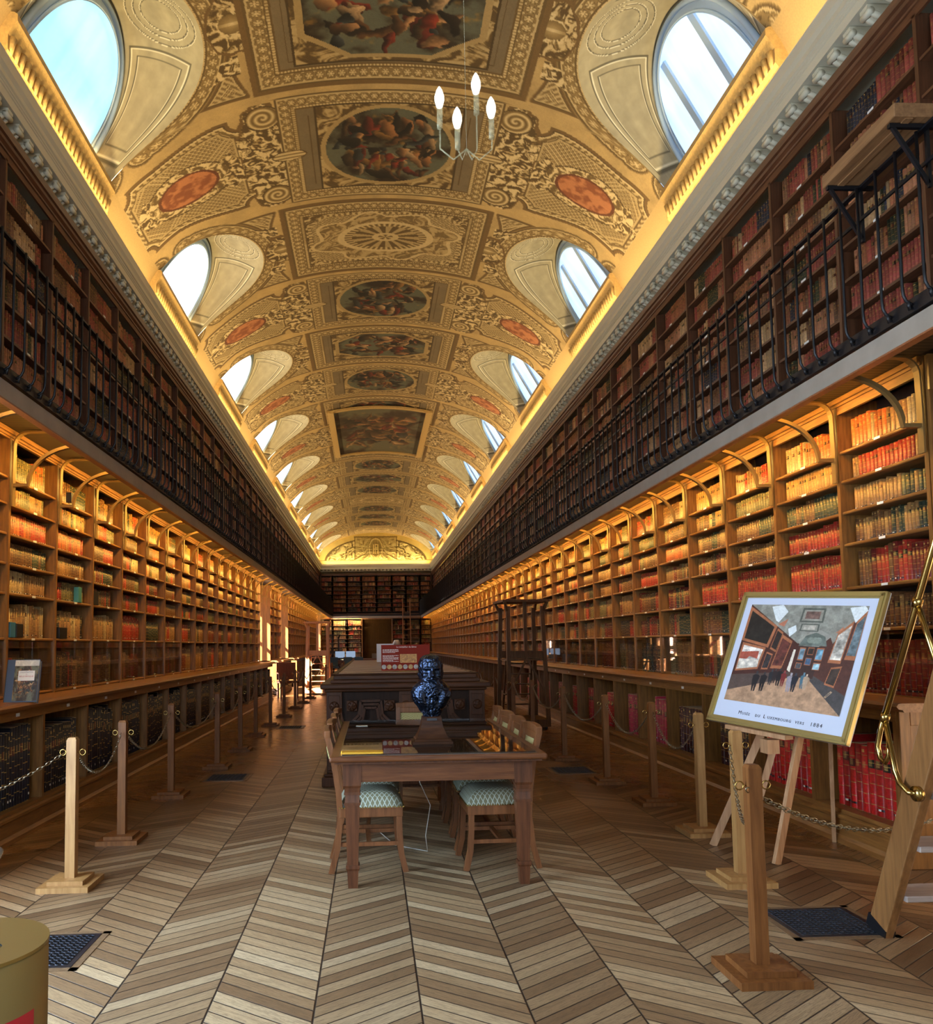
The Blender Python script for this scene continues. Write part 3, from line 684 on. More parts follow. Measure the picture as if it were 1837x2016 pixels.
def upper_parts(s, p, rows, top):
    d = .28; P = {}
    P['side_panel'] = [MB().box(0, s*d, -.017, .017, 3.315, top+.02)]
    P['back_panel'] = [MB().box(s*(d-.015), s*d, .017, p-.017, 3.315, top+.02)]
    P['shelf'] = [MB().box(s*.012, s*(d-.016), .017, p-.017, z-.022, z) for z in [3.335]+rows]
    q = lambda x, z: (s*x, z)
    m = MB().extrude_y([q(.02, top), q(0, top), q(0, top+.06), q(-.012, top+.065), q(-.015, top+.08), q(-.04, top+.10), q(-.045, top+.125), q(-.065, top+.135), q(-.085, top+.18), q(.14, top+.19)], 0, p)
    P['cornice_board'] = [m]
    return P
def tag_mb(s, z, p, a=0): return MB().box(-s*.002, s*.0, p/2-.035, p/2+.035, z-.021, z-.003)
mcache = {}
def bays(s, y0, p, ks, kind):
    near = 12
    if kind == 'low': a, rows, top, parts, mm = A_LOW, (ROWS_L if s < 0 else ROWS_R), (TOP_L if s < 0 else TOP_R), lower_parts, {'side_panel': OAK, 'back_panel': OAKD, 'shelf': OAKY, 'frieze': OAKY}
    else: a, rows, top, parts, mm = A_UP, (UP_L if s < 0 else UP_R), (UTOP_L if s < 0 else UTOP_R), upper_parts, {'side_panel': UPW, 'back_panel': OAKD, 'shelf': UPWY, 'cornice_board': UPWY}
    P = parts(s, p, rows, top); ME = {k: [m.mesh(k, mm[k]) for m in v] for k, v in P.items()}
    whole = MB(); mats = []
    for k, v in P.items():
        if mm[k] not in mats: mats.append(mm[k])
        for m in v: whole.add(m.v, m.f, mats.index(mm[k]))
    whole = whole.mesh('bookcase', mats)
    tagm = {z: tag_mb(s, z, p).mesh('shelf_label', WHITE) for z in rows}
    glassm = []
    if kind == 'low':
        for q in (0, 1):
            y_a = .03+q*(p/2-.02); m = MB().box(s*.004+q*s*.008, s*.009+q*s*.008, y_a, y_a+p/2-.02, rows[0]+.02, rows[1]-.03); glassm.append(m.mesh('glass_door', GLASS))
    knob = MB().box(-s*.006, s*.004, -.025, .025, 0, .022).mesh('door_pull', BRASS)
    side = lname(s); lvl = 'lower' if kind == 'low' else 'upper'
    for n, k in enumerate(ks):
        Y = y0+p*k; wood_ = 'golden lit oak' if kind == 'low' else 'dark brown'
        lab = f'{wood_} {lvl} bookcase bay, {ORD[n]} along the {side} wall from the entrance'
        gname = f'{lvl} bookcase bays of the {side} wall'
        if n < near:
            t = thing('bookcase', (SX(s, a), Y, 0), lab, 'bookcase', gname)
            for kk, v in ME.items():
                for i, me in enumerate(v):
                    o = inst(me, kk, t)
                    if kk == 'shelf':
                        zz = (rows[i] if kind == 'low' else (rows[i-1] if i else None))
                        if zz: inst(tagm[zz], 'shelf_label', o)
            hasg = kind == 'low' and (s > 0 or n in (0, 1, 2, 3, 4, 5, 6, 7))
            if hasg:
                for g in glassm:
                    o = inst(g, 'glass_door', t)
                inst(knob, 'door_pull', o, (0, p/2, rows[0]+.004))
        else:
            o = inst(whole, 'bookcase', None, (SX(s, a), Y, 0)); tag(o, lab, 'bookcase', gname)
niche_k = [17, 18, 22, 23, 40, 41]
bays(-1, LBAY0, LP, [k for k in range(0, NL) if k not in niche_k], 'low')
bays(1, RBAY0, RP, list(range(0, NR)), 'low')
bays(-1, LBAY0, LP, list(range(0, NL)), 'up')
bays(1, RBAY0, RP, list(range(-1, NR)), 'up')
# end pillar of the right lower bookcase, facing the entrance
t = thing('bookcase_end_panel', (SX(1, A_LOW), RBAY0-.03, 0), 'tall plain oak end panel closing the right lower bookcase near the ladder', 'end panel')
m = MB().box(-.0, .42, -.03, .0, 1.03, 3.25); m.build('panel', OAK, t, local=True)
MB().box(-.01, .42, -.05, -.03, 3.02, 3.25).build('cap', OAK, t, local=True)
# ------------------------------------------------------------------ base cabinets and worktops
def base_parts(s, p):
    d = .66; P = {}
    P['divider'] = [MB().box(0, s*d, -.02, .02, .23, .93)]
    P['back_panel'] = [MB().box(s*(d-.02), s*d, .02, p-.02, .2, .93)]
    P['bottom_shelf'] = [MB().box(-.0, s*(d-.02), -.02, p-.02, .205, .235)]
    P['plinth'] = [MB().extrude_y([(s*.05, 0), (-s*.03, 0), (-s*.03, .035), (-s*.012, .06), (-s*.012, .165), (-s*.03, .175), (-s*.03, .195), (-s*.012, .205), (s*.05, .205)], -.02, p-.02)]
    P['apron'] = [MB().box(-s*.004, s*.02, -.02, p-.02, .90, .97)]
    return P
def base_bays(s, y0, p, ks):
    P = base_parts(s, p); mm = {'divider': OAK, 'back_panel': OAKD, 'bottom_shelf': OAKY, 'plinth': OAKY, 'apron': OAKY}
    ME = {k: v[0].mesh(k, mm[k]) for k, v in P.items()}; side = lname(s)
    lb_ = MB().box(-s*.007, -s*.003, p/2-.03, p/2+.03, .925, .95).mesh('label', WHITE)
    for n, k in enumerate(ks):
        Y = y0+p*k; lab = f'open oak base cabinet under the {side} worktop, {ORD[n]} from the entrance'; g = f'open base cabinets along the {side} wall'
        if n < 12:
            t = thing('base_cabinet', (SX(s, A_B), Y, 0), lab, 'cabinet', g)
            for kk, me in ME.items(): inst(me, kk, t)
            inst(lb_, 'shelf_label', t)
        else:
            if 'whole' not in ME or 1:
                pass
            o = inst(_bw(s, p, P, mm), 'base_cabinet', None, (SX(s, A_B), Y, 0)); tag(o, lab, 'cabinet', g)
_bwc = {}
def _bw(s, p, P, mm):
    if s in _bwc: return _bwc[s]
    w = MB(); mats = []
    for k, v in P.items():
        if mm[k] not in mats: mats.append(mm[k])
        w.add(v[0].v, v[0].f, mats.index(mm[k]))
    _bwc[s] = w.mesh('base_cabinet', mats); return _bwc[s]
base_bays(-1, LBAY0, LP, [k for k in range(0, NL) if k not in niche_k])
base_bays(1, RBAY0, RP, list(range(0, NR)))
def worktop(s, y0, y1, label):
    q = lambda a, z: (XC+s*a, z)
    prof = [q(3.62, .97), q(2.965, .97), q(2.955, .985), q(2.93, .99), q(2.918, 1.005), q(2.93, 1.022), q(2.95, 1.026), q(3.62, 1.026)]
    o = MB().extrude_y(prof, y0, y1).build('worktop', wood('worktop_oak', (112, 70, 38), (150, 102, 60), .32, (14, 1.2, 14))); tag(o, label, 'worktop', 'long oak worktops'); return o
worktop(-1, LBAY0-.02, NICHE[0][0], 'long oak worktop along the left wall, from the entrance to the first window')
worktop(-1, NICHE[0][1], NICHE[1][0], 'short oak worktop between the two left wall windows')
worktop(-1, NICHE[1][1], NICHE[2][0], 'oak worktop along the left wall beyond the second window')
worktop(1, RBAY0-.14, Y_END, 'long oak worktop running the whole right wall')
t = thing('cabinet_end', (SX(1, A_B), RBAY0-.02, 0), 'panelled oak end of the right base cabinets behind the wooden ladder', 'end panel')
m = MB().box(-.02, .75, -.04, 0, 0, .2).box(0, .07, -.03, 0, .2, .97).box(.33, .40, -.03, 0, .2, .97).box(.66, .75, -.03, 0, .2, .97).box(.07, .66, -.03, 0, .2, .28).box(.07, .66, -.03, 0, .88, .97)
m.build('frame', OAK, t, local=True, bevel=.004)
MB().box(.07, .33, -.012, 0, .28, .88).build('panel', OAK, t, local=True); MB().box(.40, .66, -.012, 0, .28, .88).build('panel', OAK, t, local=True)
# ------------------------------------------------------------------ far bookcases and door
fx = [-2.95+.0, -2.24, -1.38, -.50, .40, 1.31, 2.16, 3.0, 3.62]
fx = [XC+(x-.385)*.8547*1.0 for x in (-3.49, -2.67, -1.66, -.64, .41, 1.48, 2.47, 3.46, 4.25)]
frows = [1.425+(z-1.425)*.8547 for z in (1.36, 1.66, 1.92, 2.22, 2.55, 2.85)]; frows = [.45, .75, 1.05]+frows
fup = [1.425+(z-1.425)*.8547 for z in (3.81, 4.14, 4.44, 4.74, 5.04, 5.31, 5.62, 5.95)]
FB = []
for i in range(8):
    x0, x1 = fx[i], fx[i+1]
    for lvl in (0, 1):
        if lvl == 0 and i in (3, 4): continue
        rows, zt, zb = (frows, 3.02, .1) if lvl == 0 else (fup, 5.62, 3.35)
        m = MB(); y = Y_END-.02; w_ = OAKY if lvl == 0 else UPWY
        m.box(x0-.02, x0+.02, y-.32, y, zb, zt+.1).box(x1-.02, x1+.02, y-.32, y, zb, zt+.1).box(x0, x1, y-.02, y, zb, zt+.1, 1).box(x0, x1, y-.32, y, zt, zt+.1).box(x0, x1, y-.33, y, zb-.1, zb)
        for z in rows: m.box(x0, x1, y-.31, y-.02, z-.022, z)
        o = m.build('bookcase', [w_, OAKD]); tag(o, f'{"lower" if lvl == 0 else "upper"} bookcase bay on the far end wall, {ORD[i]} from the left', 'bookcase', 'bookcase bays of the far end wall')
        for z, z2 in zip(rows, rows[1:]+[zt]): FB.append((x0+.03, x1-.03, z, z2-z, lvl))
DOORM = wood('door_walnut', (62, 40, 14), (78, 52, 20), .6, spec=.1)
d = struct(MB().box(fx[3]+.04, fx[5]-.04, Y_END-.06, Y_END, 0, 3.0).build('door_1', DOORM))
dm = MB()
for x in ((fx[3]+fx[5])/2,): dm.box(x-.01, x+.01, Y_END-.075, Y_END-.05, 0, 3.0)
for k in (0, 1):
    xa = fx[3]+.04+k*(fx[5]-fx[3]-.08)/2; w2 = (fx[5]-fx[3]-.08)/2
    for z0, z1 in ((.2, 1.1), (1.25, 2.8)): dm.box(xa+.1, xa+w2-.1, Y_END-.075, Y_END-.05, z0, z1)
dm.build('door_panel', wood('door_panel_walnut', (56, 36, 12), (72, 47, 18), .6, spec=.1), d, loc=(0, 0, 0))
fr = MB().box(fx[3]-.03, fx[3]+.04, Y_END-.1, Y_END, 0, 3.05).box(fx[5]-.04, fx[5]+.03, Y_END-.1, Y_END, 0, 3.05).box(fx[3], fx[5], Y_END-.1, Y_END, 3.0, 3.08)
struct(fr.build('door_2_frame', OAK))
# ================================================================== GALLERY
def gallery(s):
    side = lname(s); y0 = 2.2 if s > 0 else 2.2; y1 = Y_END-.02
    t = thing('gallery', (SX(s, 2.66), y0, 3.05), f'grey iron gallery walkway carried along the {side} bookcases', 'gallery', 'iron galleries')
    def B(m, name, mt): return m.build(name, mt, t)
    B(MB().box(SX(s, 2.66), SX(s, 2.70), y0, y1, 3.056, 3.173), 'fascia', FASC)
    B(MB().box(SX(s, 2.658), SX(s, 2.715), y0, y1, 3.044, 3.056), 'fascia_edge', wood('edge_wood', (120, 66, 34), (142, 84, 46)))
    B(MB().box(SX(s, 2.72), SX(s, 3.66), y0, y1-.02, 3.285, 3.31).box(SX(s, 2.64), SX(s, 2.72), y0, y1, 3.185, 3.262), 'walkway_plate', BLK)
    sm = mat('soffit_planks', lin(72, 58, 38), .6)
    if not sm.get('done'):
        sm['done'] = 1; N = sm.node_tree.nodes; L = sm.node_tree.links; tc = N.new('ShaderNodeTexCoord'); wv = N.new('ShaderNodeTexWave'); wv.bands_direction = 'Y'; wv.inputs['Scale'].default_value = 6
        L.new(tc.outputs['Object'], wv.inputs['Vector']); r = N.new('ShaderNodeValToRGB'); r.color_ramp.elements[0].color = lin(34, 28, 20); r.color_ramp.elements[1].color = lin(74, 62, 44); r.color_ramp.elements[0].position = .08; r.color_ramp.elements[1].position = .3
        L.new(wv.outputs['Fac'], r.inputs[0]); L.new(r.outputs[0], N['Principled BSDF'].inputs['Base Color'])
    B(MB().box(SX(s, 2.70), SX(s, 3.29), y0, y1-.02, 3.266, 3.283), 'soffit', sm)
    yb, p, n = (LBAY0, LP, NL) if s < 0 else (RBAY0, RP, NR)
    q = lambda a, z: (s*(a-2.66), 0, z-3.05)
    m = MB(); arc = [(3.27-.12+.12*math.cos(x), 3.13+.12*math.sin(x)) for x in np.linspace(0, PI/2, 7)]
    m.sweep([q(3.275, 2.62), q(3.275, 2.9)]+[q(a, z) for a, z in arc]+[q(2.74, 3.255)], .055, .012)
    arc2 = [(3.155-.42*(1-math.cos(x)), 2.80+.33*math.sin(x)) for x in np.linspace(0, PI/2, 12)]
    m.sweep([q(3.27, 2.80), q(3.155, 2.80)]+[q(a, z) for a, z in arc2[1:]]+[q(2.70, 3.13)], .034, .026)
    m.box(s*(2.685-2.66), s*(2.705-2.66), -.03, .03, .045, .125)
    me = m.mesh('bracket', BRKT)
    for k in range(0, n): inst(me, 'bracket', t, (0, yb+p*k-y0, 0))
    return t
def railing(s):
    side = lname(s); y0 = 2.3; t = thing('gallery_railing', (SX(s, 2.62), y0, 3.2), f'black iron railing of the {side} gallery with curled baluster feet', 'railing', 'iron gallery railings')
    a = 2.62
    MB().box(SX(s, a-.012), SX(s, a+.022), y0, Y_END, 4.085, 4.10).build('handrail', BLK, t)
    MB().box(SX(s, a-.004), SX(s, a+.008), y0, Y_END, 3.895, 3.915).build('middle_rail', BLK, t)
    m = MB(); pts = [(0, 0, .89), (0, 0, .16)]+[(-s*.0-s*.035*math.sin(x)*0, 0, 0) for x in ()]
    # foot swings out and curls back to the fascia
    pts = [(0, 0, .885), (0, 0, .5), (0, 0, .12), (s*.004, 0, .075), (s*.018, 0, .045), (s*.04, 0, .03), (s*.055, .0, .02)]
    m.tube(pts, .0085, 6); m.tube([(s*.02, -.012, .03), (s*.035, 0, .0), (s*.06, .0, .01), (s*.06, 0, .04)], .011, 6)
    me = m.mesh('baluster', BLK); n = 0; y = y0+.1; rest = MB(); off = -.03*s
    while y < Y_END-.1:
        lx = off
        if n < 100 and y > 3.2: inst(me, 'baluster', t, (lx, y-y0, 0)); n += 1
        else: rest.add([(vx+lx, vy+y-y0, vz) for vx, vy, vz in m.v], m.f)
        y += .176
    o = rest.build('baluster', BLK, t, local=True); o['kind'] = 'stuff'
    return t
for s in (-1, 1): gallery(s); railing(s)
# end gallery across the far wall
t = thing('gallery', (XC, Y_END-.75, 3.1), 'narrow gallery crossing the far end wall above the double door', 'gallery', 'iron galleries')
MB().box(SX(-1, 2.66), SX(1, 2.66), Y_END-.75, Y_END-.70, 3.05, 3.17).build('fascia', FASC, t)
MB().box(SX(-1, 2.66), SX(1, 2.66), Y_END-.72, Y_END-.3, 3.19, 3.25).build('walkway_plate', BLK, t)
# ================================================================== BOOKS
def book_mat():
    m = bpy.data.materials.new('book_leather'); m.use_nodes = True; N = m.node_tree.nodes; L = m.node_tree.links; b = N['Principled BSDF']
    at = N.new('ShaderNodeAttribute'); at.attribute_name = 'bk'; uv = N.new('ShaderNodeUVMap'); uv.uv_map = 'uv'; sp = N.new('ShaderNodeSeparateXYZ'); L.new(uv.outputs[0], sp.inputs[0])
    def mth(op, a, b_=None, c=None):
        n = N.new('ShaderNodeMath'); n.operation = op
        for i, q in enumerate((a, b_, c)):
            if q is None: continue
            if isinstance(q, (int, float)): n.inputs[i].default_value = q
            else: L.new(q, n.inputs[i])
        return n.outputs[0]
    def mix(f, a, c):
        n = N.new('ShaderNodeMixRGB')
        for i, q in ((0, f), (1, a), (2, c)):
            if isinstance(q, (int, float)): n.inputs[i].default_value = q
            elif isinstance(q, tuple): n.inputs[i].default_value = q
            else: L.new(q, n.inputs[i])
        return n.outputs[0]
    U, V = sp.outputs[0], sp.outputs[1]; rn = at.outputs['Alpha']
    spine = mth('GREATER_THAN', U, -.5)
    band = mth('ABSOLUTE', mth('SUBTRACT', mth('FRACT', mth('MULTIPLY', V, mth('ADD', 5.0, mth('FLOOR', mth('MULTIPLY', rn, 2.99))))), .5))   # .5 at band
    bandm = mth('MULTIPLY', mth('GREATER_THAN', band, .445), spine)
    gold = mth('MULTIPLY', mth('GREATER_THAN', band, .468), spine)
    r2 = mth('FRACT', mth('MULTIPLY', rn, 17.3)); r3 = mth('FRACT', mth('MULTIPLY', rn, 53.7)); r4 = mth('FRACT', mth('MULTIPLY', rn, 91.1))
    # title panel
    inT = mth('MULTIPLY', mth('MULTIPLY', mth('GREATER_THAN', V, .64), mth('LESS_THAN', V, .76)), mth('MULTIPLY', spine, mth('LESS_THAN', r2, .45)))
    tcol = mix(mth('GREATER_THAN', r3, .5), lin(74, 22, 16), lin(20, 22, 20))
    tcn = N.new('ShaderNodeTexCoord'); ns = N.new('ShaderNodeTexNoise'); ns.inputs['Scale'].default_value = 55; ns.inputs['Detail'].default_value = 3; L.new(tcn.outputs['Object'], ns.inputs['Vector'])
    mr = N.new('ShaderNodeMapRange'); mr.inputs['From Min'].default_value = .3; mr.inputs['From Max'].default_value = .7; mr.inputs['To Min'].default_value = .72; mr.inputs['To Max'].default_value = 1.25; L.new(ns.outputs['Fac'], mr.inputs['Value'])
    sc = N.new('ShaderNodeVectorMath'); sc.operation = 'SCALE'; L.new(at.outputs['Color'], sc.inputs[0]); L.new(mr.outputs[0], sc.inputs['Scale'])
    col = mix(inT, sc.outputs[0], tcol)
    col = mix(mth('MULTIPLY', bandm, .5), col, lin(20, 12, 8))
    # lettering-like gilt flecks in the panels
    fl = mth('MULTIPLY', mth('MULTIPLY', mth('GREATER_THAN', mth('FRACT', mth('MULTIPLY', V, 62)), .5), mth('LESS_THAN', mth('ABSOLUTE', mth('SUBTRACT', U, .5)), .26)), mth('MULTIPLY', spine, mth('LESS_THAN', mth('ABSOLUTE', mth('SUBTRACT', V, .71)), .05)))
    col = mix(mth('MULTIPLY', mth('MAXIMUM', fl, gold), .62), col, lin(196, 158, 84))
    cap = mth('MULTIPLY', spine, mth('MULTIPLY', mth('GREATER_THAN', V, .90), mth('LESS_THAN', mth('ABSOLUTE', mth('SUBTRACT', U, .5)), .2)))
    capm = mth('MULTIPLY', cap, mth('MULTIPLY', mth('LESS_THAN', V, .945), mth('GREATER_THAN', r4, .45))); col = mix(mth('MULTIPLY', capm, .8), col, lin(206, 172, 96))
    st = mth('MULTIPLY', mth('MULTIPLY', mth('GREATER_THAN', V, .075), mth('LESS_THAN', V, .105)), mth('MULTIPLY', spine, mth('LESS_THAN', r3, .55)))
    col = mix(st, col, mix(mth('LESS_THAN', mth('ABSOLUTE', mth('SUBTRACT', U, .5)), mth('MULTIPLY', r4, .3)), lin(18, 14, 12), lin(214, 210, 200)))
    top = mth('LESS_THAN', U, -1.5); col = mix(top, col, lin(150, 132, 104))
    L.new(col, b.inputs['Base Color']); b.inputs['Roughness'].default_value = .42; b.inputs['Specular IOR Level'].default_value = .4
    return m
BOOKM = book_mat()
def book_geo(books, rounded):
    """books: list of (ox,oy,oz, dx,dy, nx,ny, w,h,depth, r,g,b,rnd, lean) -> mesh arrays"""
    n = len(books); B = np.array(books, float)
    pr = [(0, 0), (.14, .5), (.36, .92), (.5, 1), (.64, .92), (.86, .5), (1, 0)] if rounded else [(0, 0), (.5, 1), (1, 0)]
    k = len(pr); pu = np.array([p[0] for p in pr]+[1, 0]); pn = np.array([p[1] for p in pr]+[0, 0]); isb = np.array([0]*k+[1, 1]); K = k+2
    w = B[:, 7:8]; bul = np.minimum(w*.22, .010)*pn[None, :]; back = isb[None, :]*B[:, 9:10]
    along = pu[None, :]*w*.955; outn = bul-back
    x = B[:, 0:1]+B[:, 3:4]*along+B[:, 5:6]*outn; y = B[:, 1:2]+B[:, 4:5]*along+B[:, 6:7]*outn; z0 = np.repeat(B[:, 2:3], K, 1); z1 = z0+B[:, 8:9]
    ln = B[:, 14:15]; xt = x+B[:, 3:4]*ln; yt = y+B[:, 4:5]*ln
    V = np.concatenate([np.stack([x, y, z0], -1), np.stack([xt, yt, z1], -1)], 1).reshape(-1, 3)
    faces, uvs, spine = [], [], []
    for i in range(K):
        if i == K-2: continue   # back
        j = (i+1) % K; faces.append((i, j, K+j, K+i))
        if i < k-1: uvs.append([(pu[i], 0), (pu[j], 0), (pu[j], 1), (pu[i], 1)])
        else: uvs.append([(-1, .3)]*4)
    tf = tuple(range(K, 2*K)); nf4 = len(faces)
    base = (np.arange(n)*2*K)[:, None]
    q = np.array(faces).reshape(1, -1)+base; tp = np.array(tf)[None, :]+base
    loops = np.concatenate([q, tp], 1).reshape(-1); per = nf4*4+K
    starts = np.concatenate([np.arange(0, nf4*4, 4), [nf4*4]]); ls = (np.arange(n)[:, None]*per+starts[None, :]).reshape(-1)
    me = bpy.data.meshes.new('book'); me.vertices.add(len(V)); me.vertices.foreach_set('co', V.astype(np.float32).reshape(-1))
    me.loops.add(len(loops)); me.loops.foreach_set('vertex_index', loops.astype(np.int32)); me.polygons.add(len(ls)); me.polygons.foreach_set('loop_start', ls.astype(np.int32))
    me.update(calc_edges=True)
    uvl = me.uv_layers.new(name='uv'); uvb = np.array([c for f in uvs for c in f]+[(-2, .5)]*K, np.float32); uvl.data.foreach_set('uv', np.tile(uvb, (n, 1)).reshape(-1))
    at = me.attributes.new('bk', 'FLOAT_COLOR', 'FACE'); cc = np.repeat(B[:, 10:14], nf4+1, 0).astype(np.float32); at.data.foreach_set('color', cc.reshape(-1))
    me.materials.append(BOOKM); return me
CN = {'leather': (156, 104, 78), 'wine': (134, 62, 56), 'faded tan': (172, 138, 102), 'russet': (140, 84, 60), 'umber': (104, 72, 56), 'tan': (132, 94, 56), 'brown': (92, 58, 34), 'dark brown': (60, 40, 28), 'red': (140, 38, 28), 'dark red': (96, 28, 24), 'dark green': (40, 48, 38), 'black': (24, 22, 26), 'ochre': (158, 112, 56), 'buff': (160, 134, 92), 'dark blue': (34, 40, 56), 'crimson': (164, 30, 46), 'navy': (20, 22, 34), 'olive': (96, 88, 56), 'orange': (160, 80, 38), 'grey': (150, 146, 138), 'maroon': (56, 22, 26), 'scarlet': (170, 26, 24), 'rose': (156, 44, 64)}
ALLB = []
def fill(O, dv, nv, L, z, gap, pal, wr, hr, depth, info, full=None, r=None, lean=False):
    """a row of books: O origin point of the run, dv along, nv outward"""
    r = r or rnd; x = .012; n = 0; full = full if full is not None else r.uniform(.86, 1.0); row = []
    while x < L*full-.02:
        run = r.choice([3, 5, 7, 9, 14]); cn = r.choice(pal); bh = gap*r.uniform(*hr); bw = r.uniform(*wr); same = r.random() < .7
        if r.random() < .06: x += r.uniform(.02, .06)
        for i in range(run):
            w = bw*(1 if same else r.uniform(.7, 1.3))*r.uniform(.92, 1.08)
            if x+w > L*full: break
            h = min(bh*(r.uniform(.985, 1.012) if same else r.uniform(.9, 1.06)), gap*.96)
            if not same and r.random() < .6: cn = r.choice(pal)
            c = CN[cn]; f = r.uniform(.82, 1.14); c = lin(min(255, c[0]*f), min(255, c[1]*f), min(255, c[2]*f))
            row.append([O[0]+dv[0]*x, O[1]+dv[1]*x, z, dv[0], dv[1], nv[0], nv[1], w, h, depth, c[0], c[1], c[2], r.random(), 0.0, cn]); x += w
        else: continue
        break
    for i, b in enumerate(row): b.append(i); b.append(len(row)); b.append(info); ALLB.append(b)
P_LOW_HI = ['tan', 'tan', 'ochre', 'brown', 'orange', 'buff', 'red', 'olive', 'brown', 'dark green']
P_LOW = ['tan', 'brown', 'red', 'dark green', 'dark brown', 'tan', 'dark red', 'olive', 'brown']
P_UP = ['leather', 'russet', 'umber', 'wine', 'leather', 'russet', 'wine', 'dark blue', 'umber', 'dark green', 'faded tan', 'wine']
over = {(1, 0, 0): ['red'], (1, 0, 1): ['brown', 'tan'], (1, 0, 2): ['red', 'dark red', 'red', 'brown'], (1, 0, 3): ['dark green', 'tan', 'tan', 'brown'], (1, 0, 4): ['dark green', 'olive', 'tan'],
        (1, 0, 5): ['tan', 'tan', 'red', 'olive'], (1, 0, 6): ['buff', 'tan', 'orange', 'red'], (1, 1, 2): ['red'], (1, 1, 3): ['red'], (1, 1, 4): ['dark green', 'brown'], (1, 1, 5): ['ochre'], (1, 1, 6): ['tan', 'orange', 'buff'],
        (1, 2, 2): ['red'], (1, 2, 3): ['brown', 'tan'], (1, 2, 4): ['dark green', 'brown'], (1, 2, 5): ['olive'], (1, 2, 6): ['buff', 'red', 'tan'], (1, 1, 0): ['dark red'], (1, 2, 0): ['dark red'], (1, 3, 2): ['red'], (1, 1, 1): ['tan', 'olive'],
        (-1, 2, 1): ['buff', 'tan'], (-1, 2, 2): ['tan', 'red', 'buff'], (-1, 2, 3): ['dark green', 'brown', 'red'], (-1, 2, 4): ['red', 'orange'], (-1, 2, 5): ['orange', 'tan', 'olive'], (-1, 2, 6): ['tan', 'olive', 'orange'],
        (-1, 3, 1): ['black', 'tan', 'buff'], (-1, 3, 3): ['tan', 'brown'], (-1, 3, 4): ['red', 'orange', 'tan'], (-1, 4, 1): ['tan', 'buff'], (-1, 5, 1): ['red'], (-1, 5, 2): ['red', 'brown'], (-1, 6, 1): ['black', 'dark green'], (-1, 7, 1): ['red', 'tan']}
RN = {0: 'glazed bottom shelf', 1: 'shelf above the glass doors', 2: 'second open shelf', 3: 'third open shelf', 4: 'fourth open shelf', 5: 'fifth open shelf', 6: 'top shelf'}
for s in (-1, 1):
    yb, p, n = (LBAY0, LP, NL) if s < 0 else (RBAY0, RP, NR); rows, top = (ROWS_L, TOP_L) if s < 0 else (ROWS_R, TOP_R); up, ut = (UP_L, UTOP_L) if s < 0 else (UP_R, UTOP_R)
    for k in range(-1, n):
        y0 = yb+k*p; far = k > 24; wr = (.034, .052) if k < 25 else (.05, .08)
        if k >= 0 and not (s < 0 and k in niche_k):
            for i, z in enumerate(rows):
                g = (rows+[top])[i+1]-z-.024; pal = over.get((s, k, i), P_LOW_HI if i >= 4 else P_LOW)
                bulge = .075; wr2 = wr if (s, k, i) not in ((1, 0, 0),) else (.05, .06)
                hr = (.76, .9) if i not in (1,) else (.66, .86)
                if i == 0 and s < 0 and k < 6: hr = (.5, .75)
                fill((SX(s, A_LOW+bulge), y0+.025, 0), (0, 1), (-s, 0), p-.05, z+.001, g, pal, wr2, hr, .17, ('low', s, k, i), full=(.97 if (s > 0 and k < 3) else None))
        if k == -1 and s < 0: continue
        for i, z in enumerate([3.335]+up):
            if k > 10 and i == 0: continue
            g = ([3.335]+up+[ut])[i+1]-z-.024; pal = P_UP
            if s > 0 and k == -1: pal = ['dark red', 'wine']
            fill((SX(s, A_UP+.055), y0+.025, 0), (0, 1), (-s, 0), p-.05, z+.001, g, pal, wr, (.78, .92), .15, ('up', s, k, i))
    # great folio volumes in the base cabinets
    for k in range(0, n):
        if s < 0 and k in niche_k: continue
        y0 = yb+k*p
        if s > 0: pal = {0: ['scarlet'], 1: ['scarlet'], 2: ['maroon'], 3: ['maroon']}.get(k, ['crimson', 'rose'] if k < 14 else ['crimson', 'tan', 'brown'])
        else: pal = ['navy', 'black']
        fill((SX(s, A_B+(.10 if s > 0 else .06)), y0+.03, 0), (0, 1), (-s, 0), p-.06, .237, .68, pal, (.05, .085) if s > 0 else (.045, .06), (.66, .76) if s > 0 else (.78, .90), .34, ('base', s, k, 0), full=(.72 if s > 0 and k > 3 else .93))
for x0, x1, z, g, lvl in FB:
    fill((x0, Y_END-.25, 0), (1, 0), (0, -1), x1-x0, z+.001, g-.024, (P_LOW+['buff', 'red', 'tan']) if lvl == 0 else P_UP, (.05, .08), (.74, .9), .16, ('far', 0, 0, 0), full=.98)
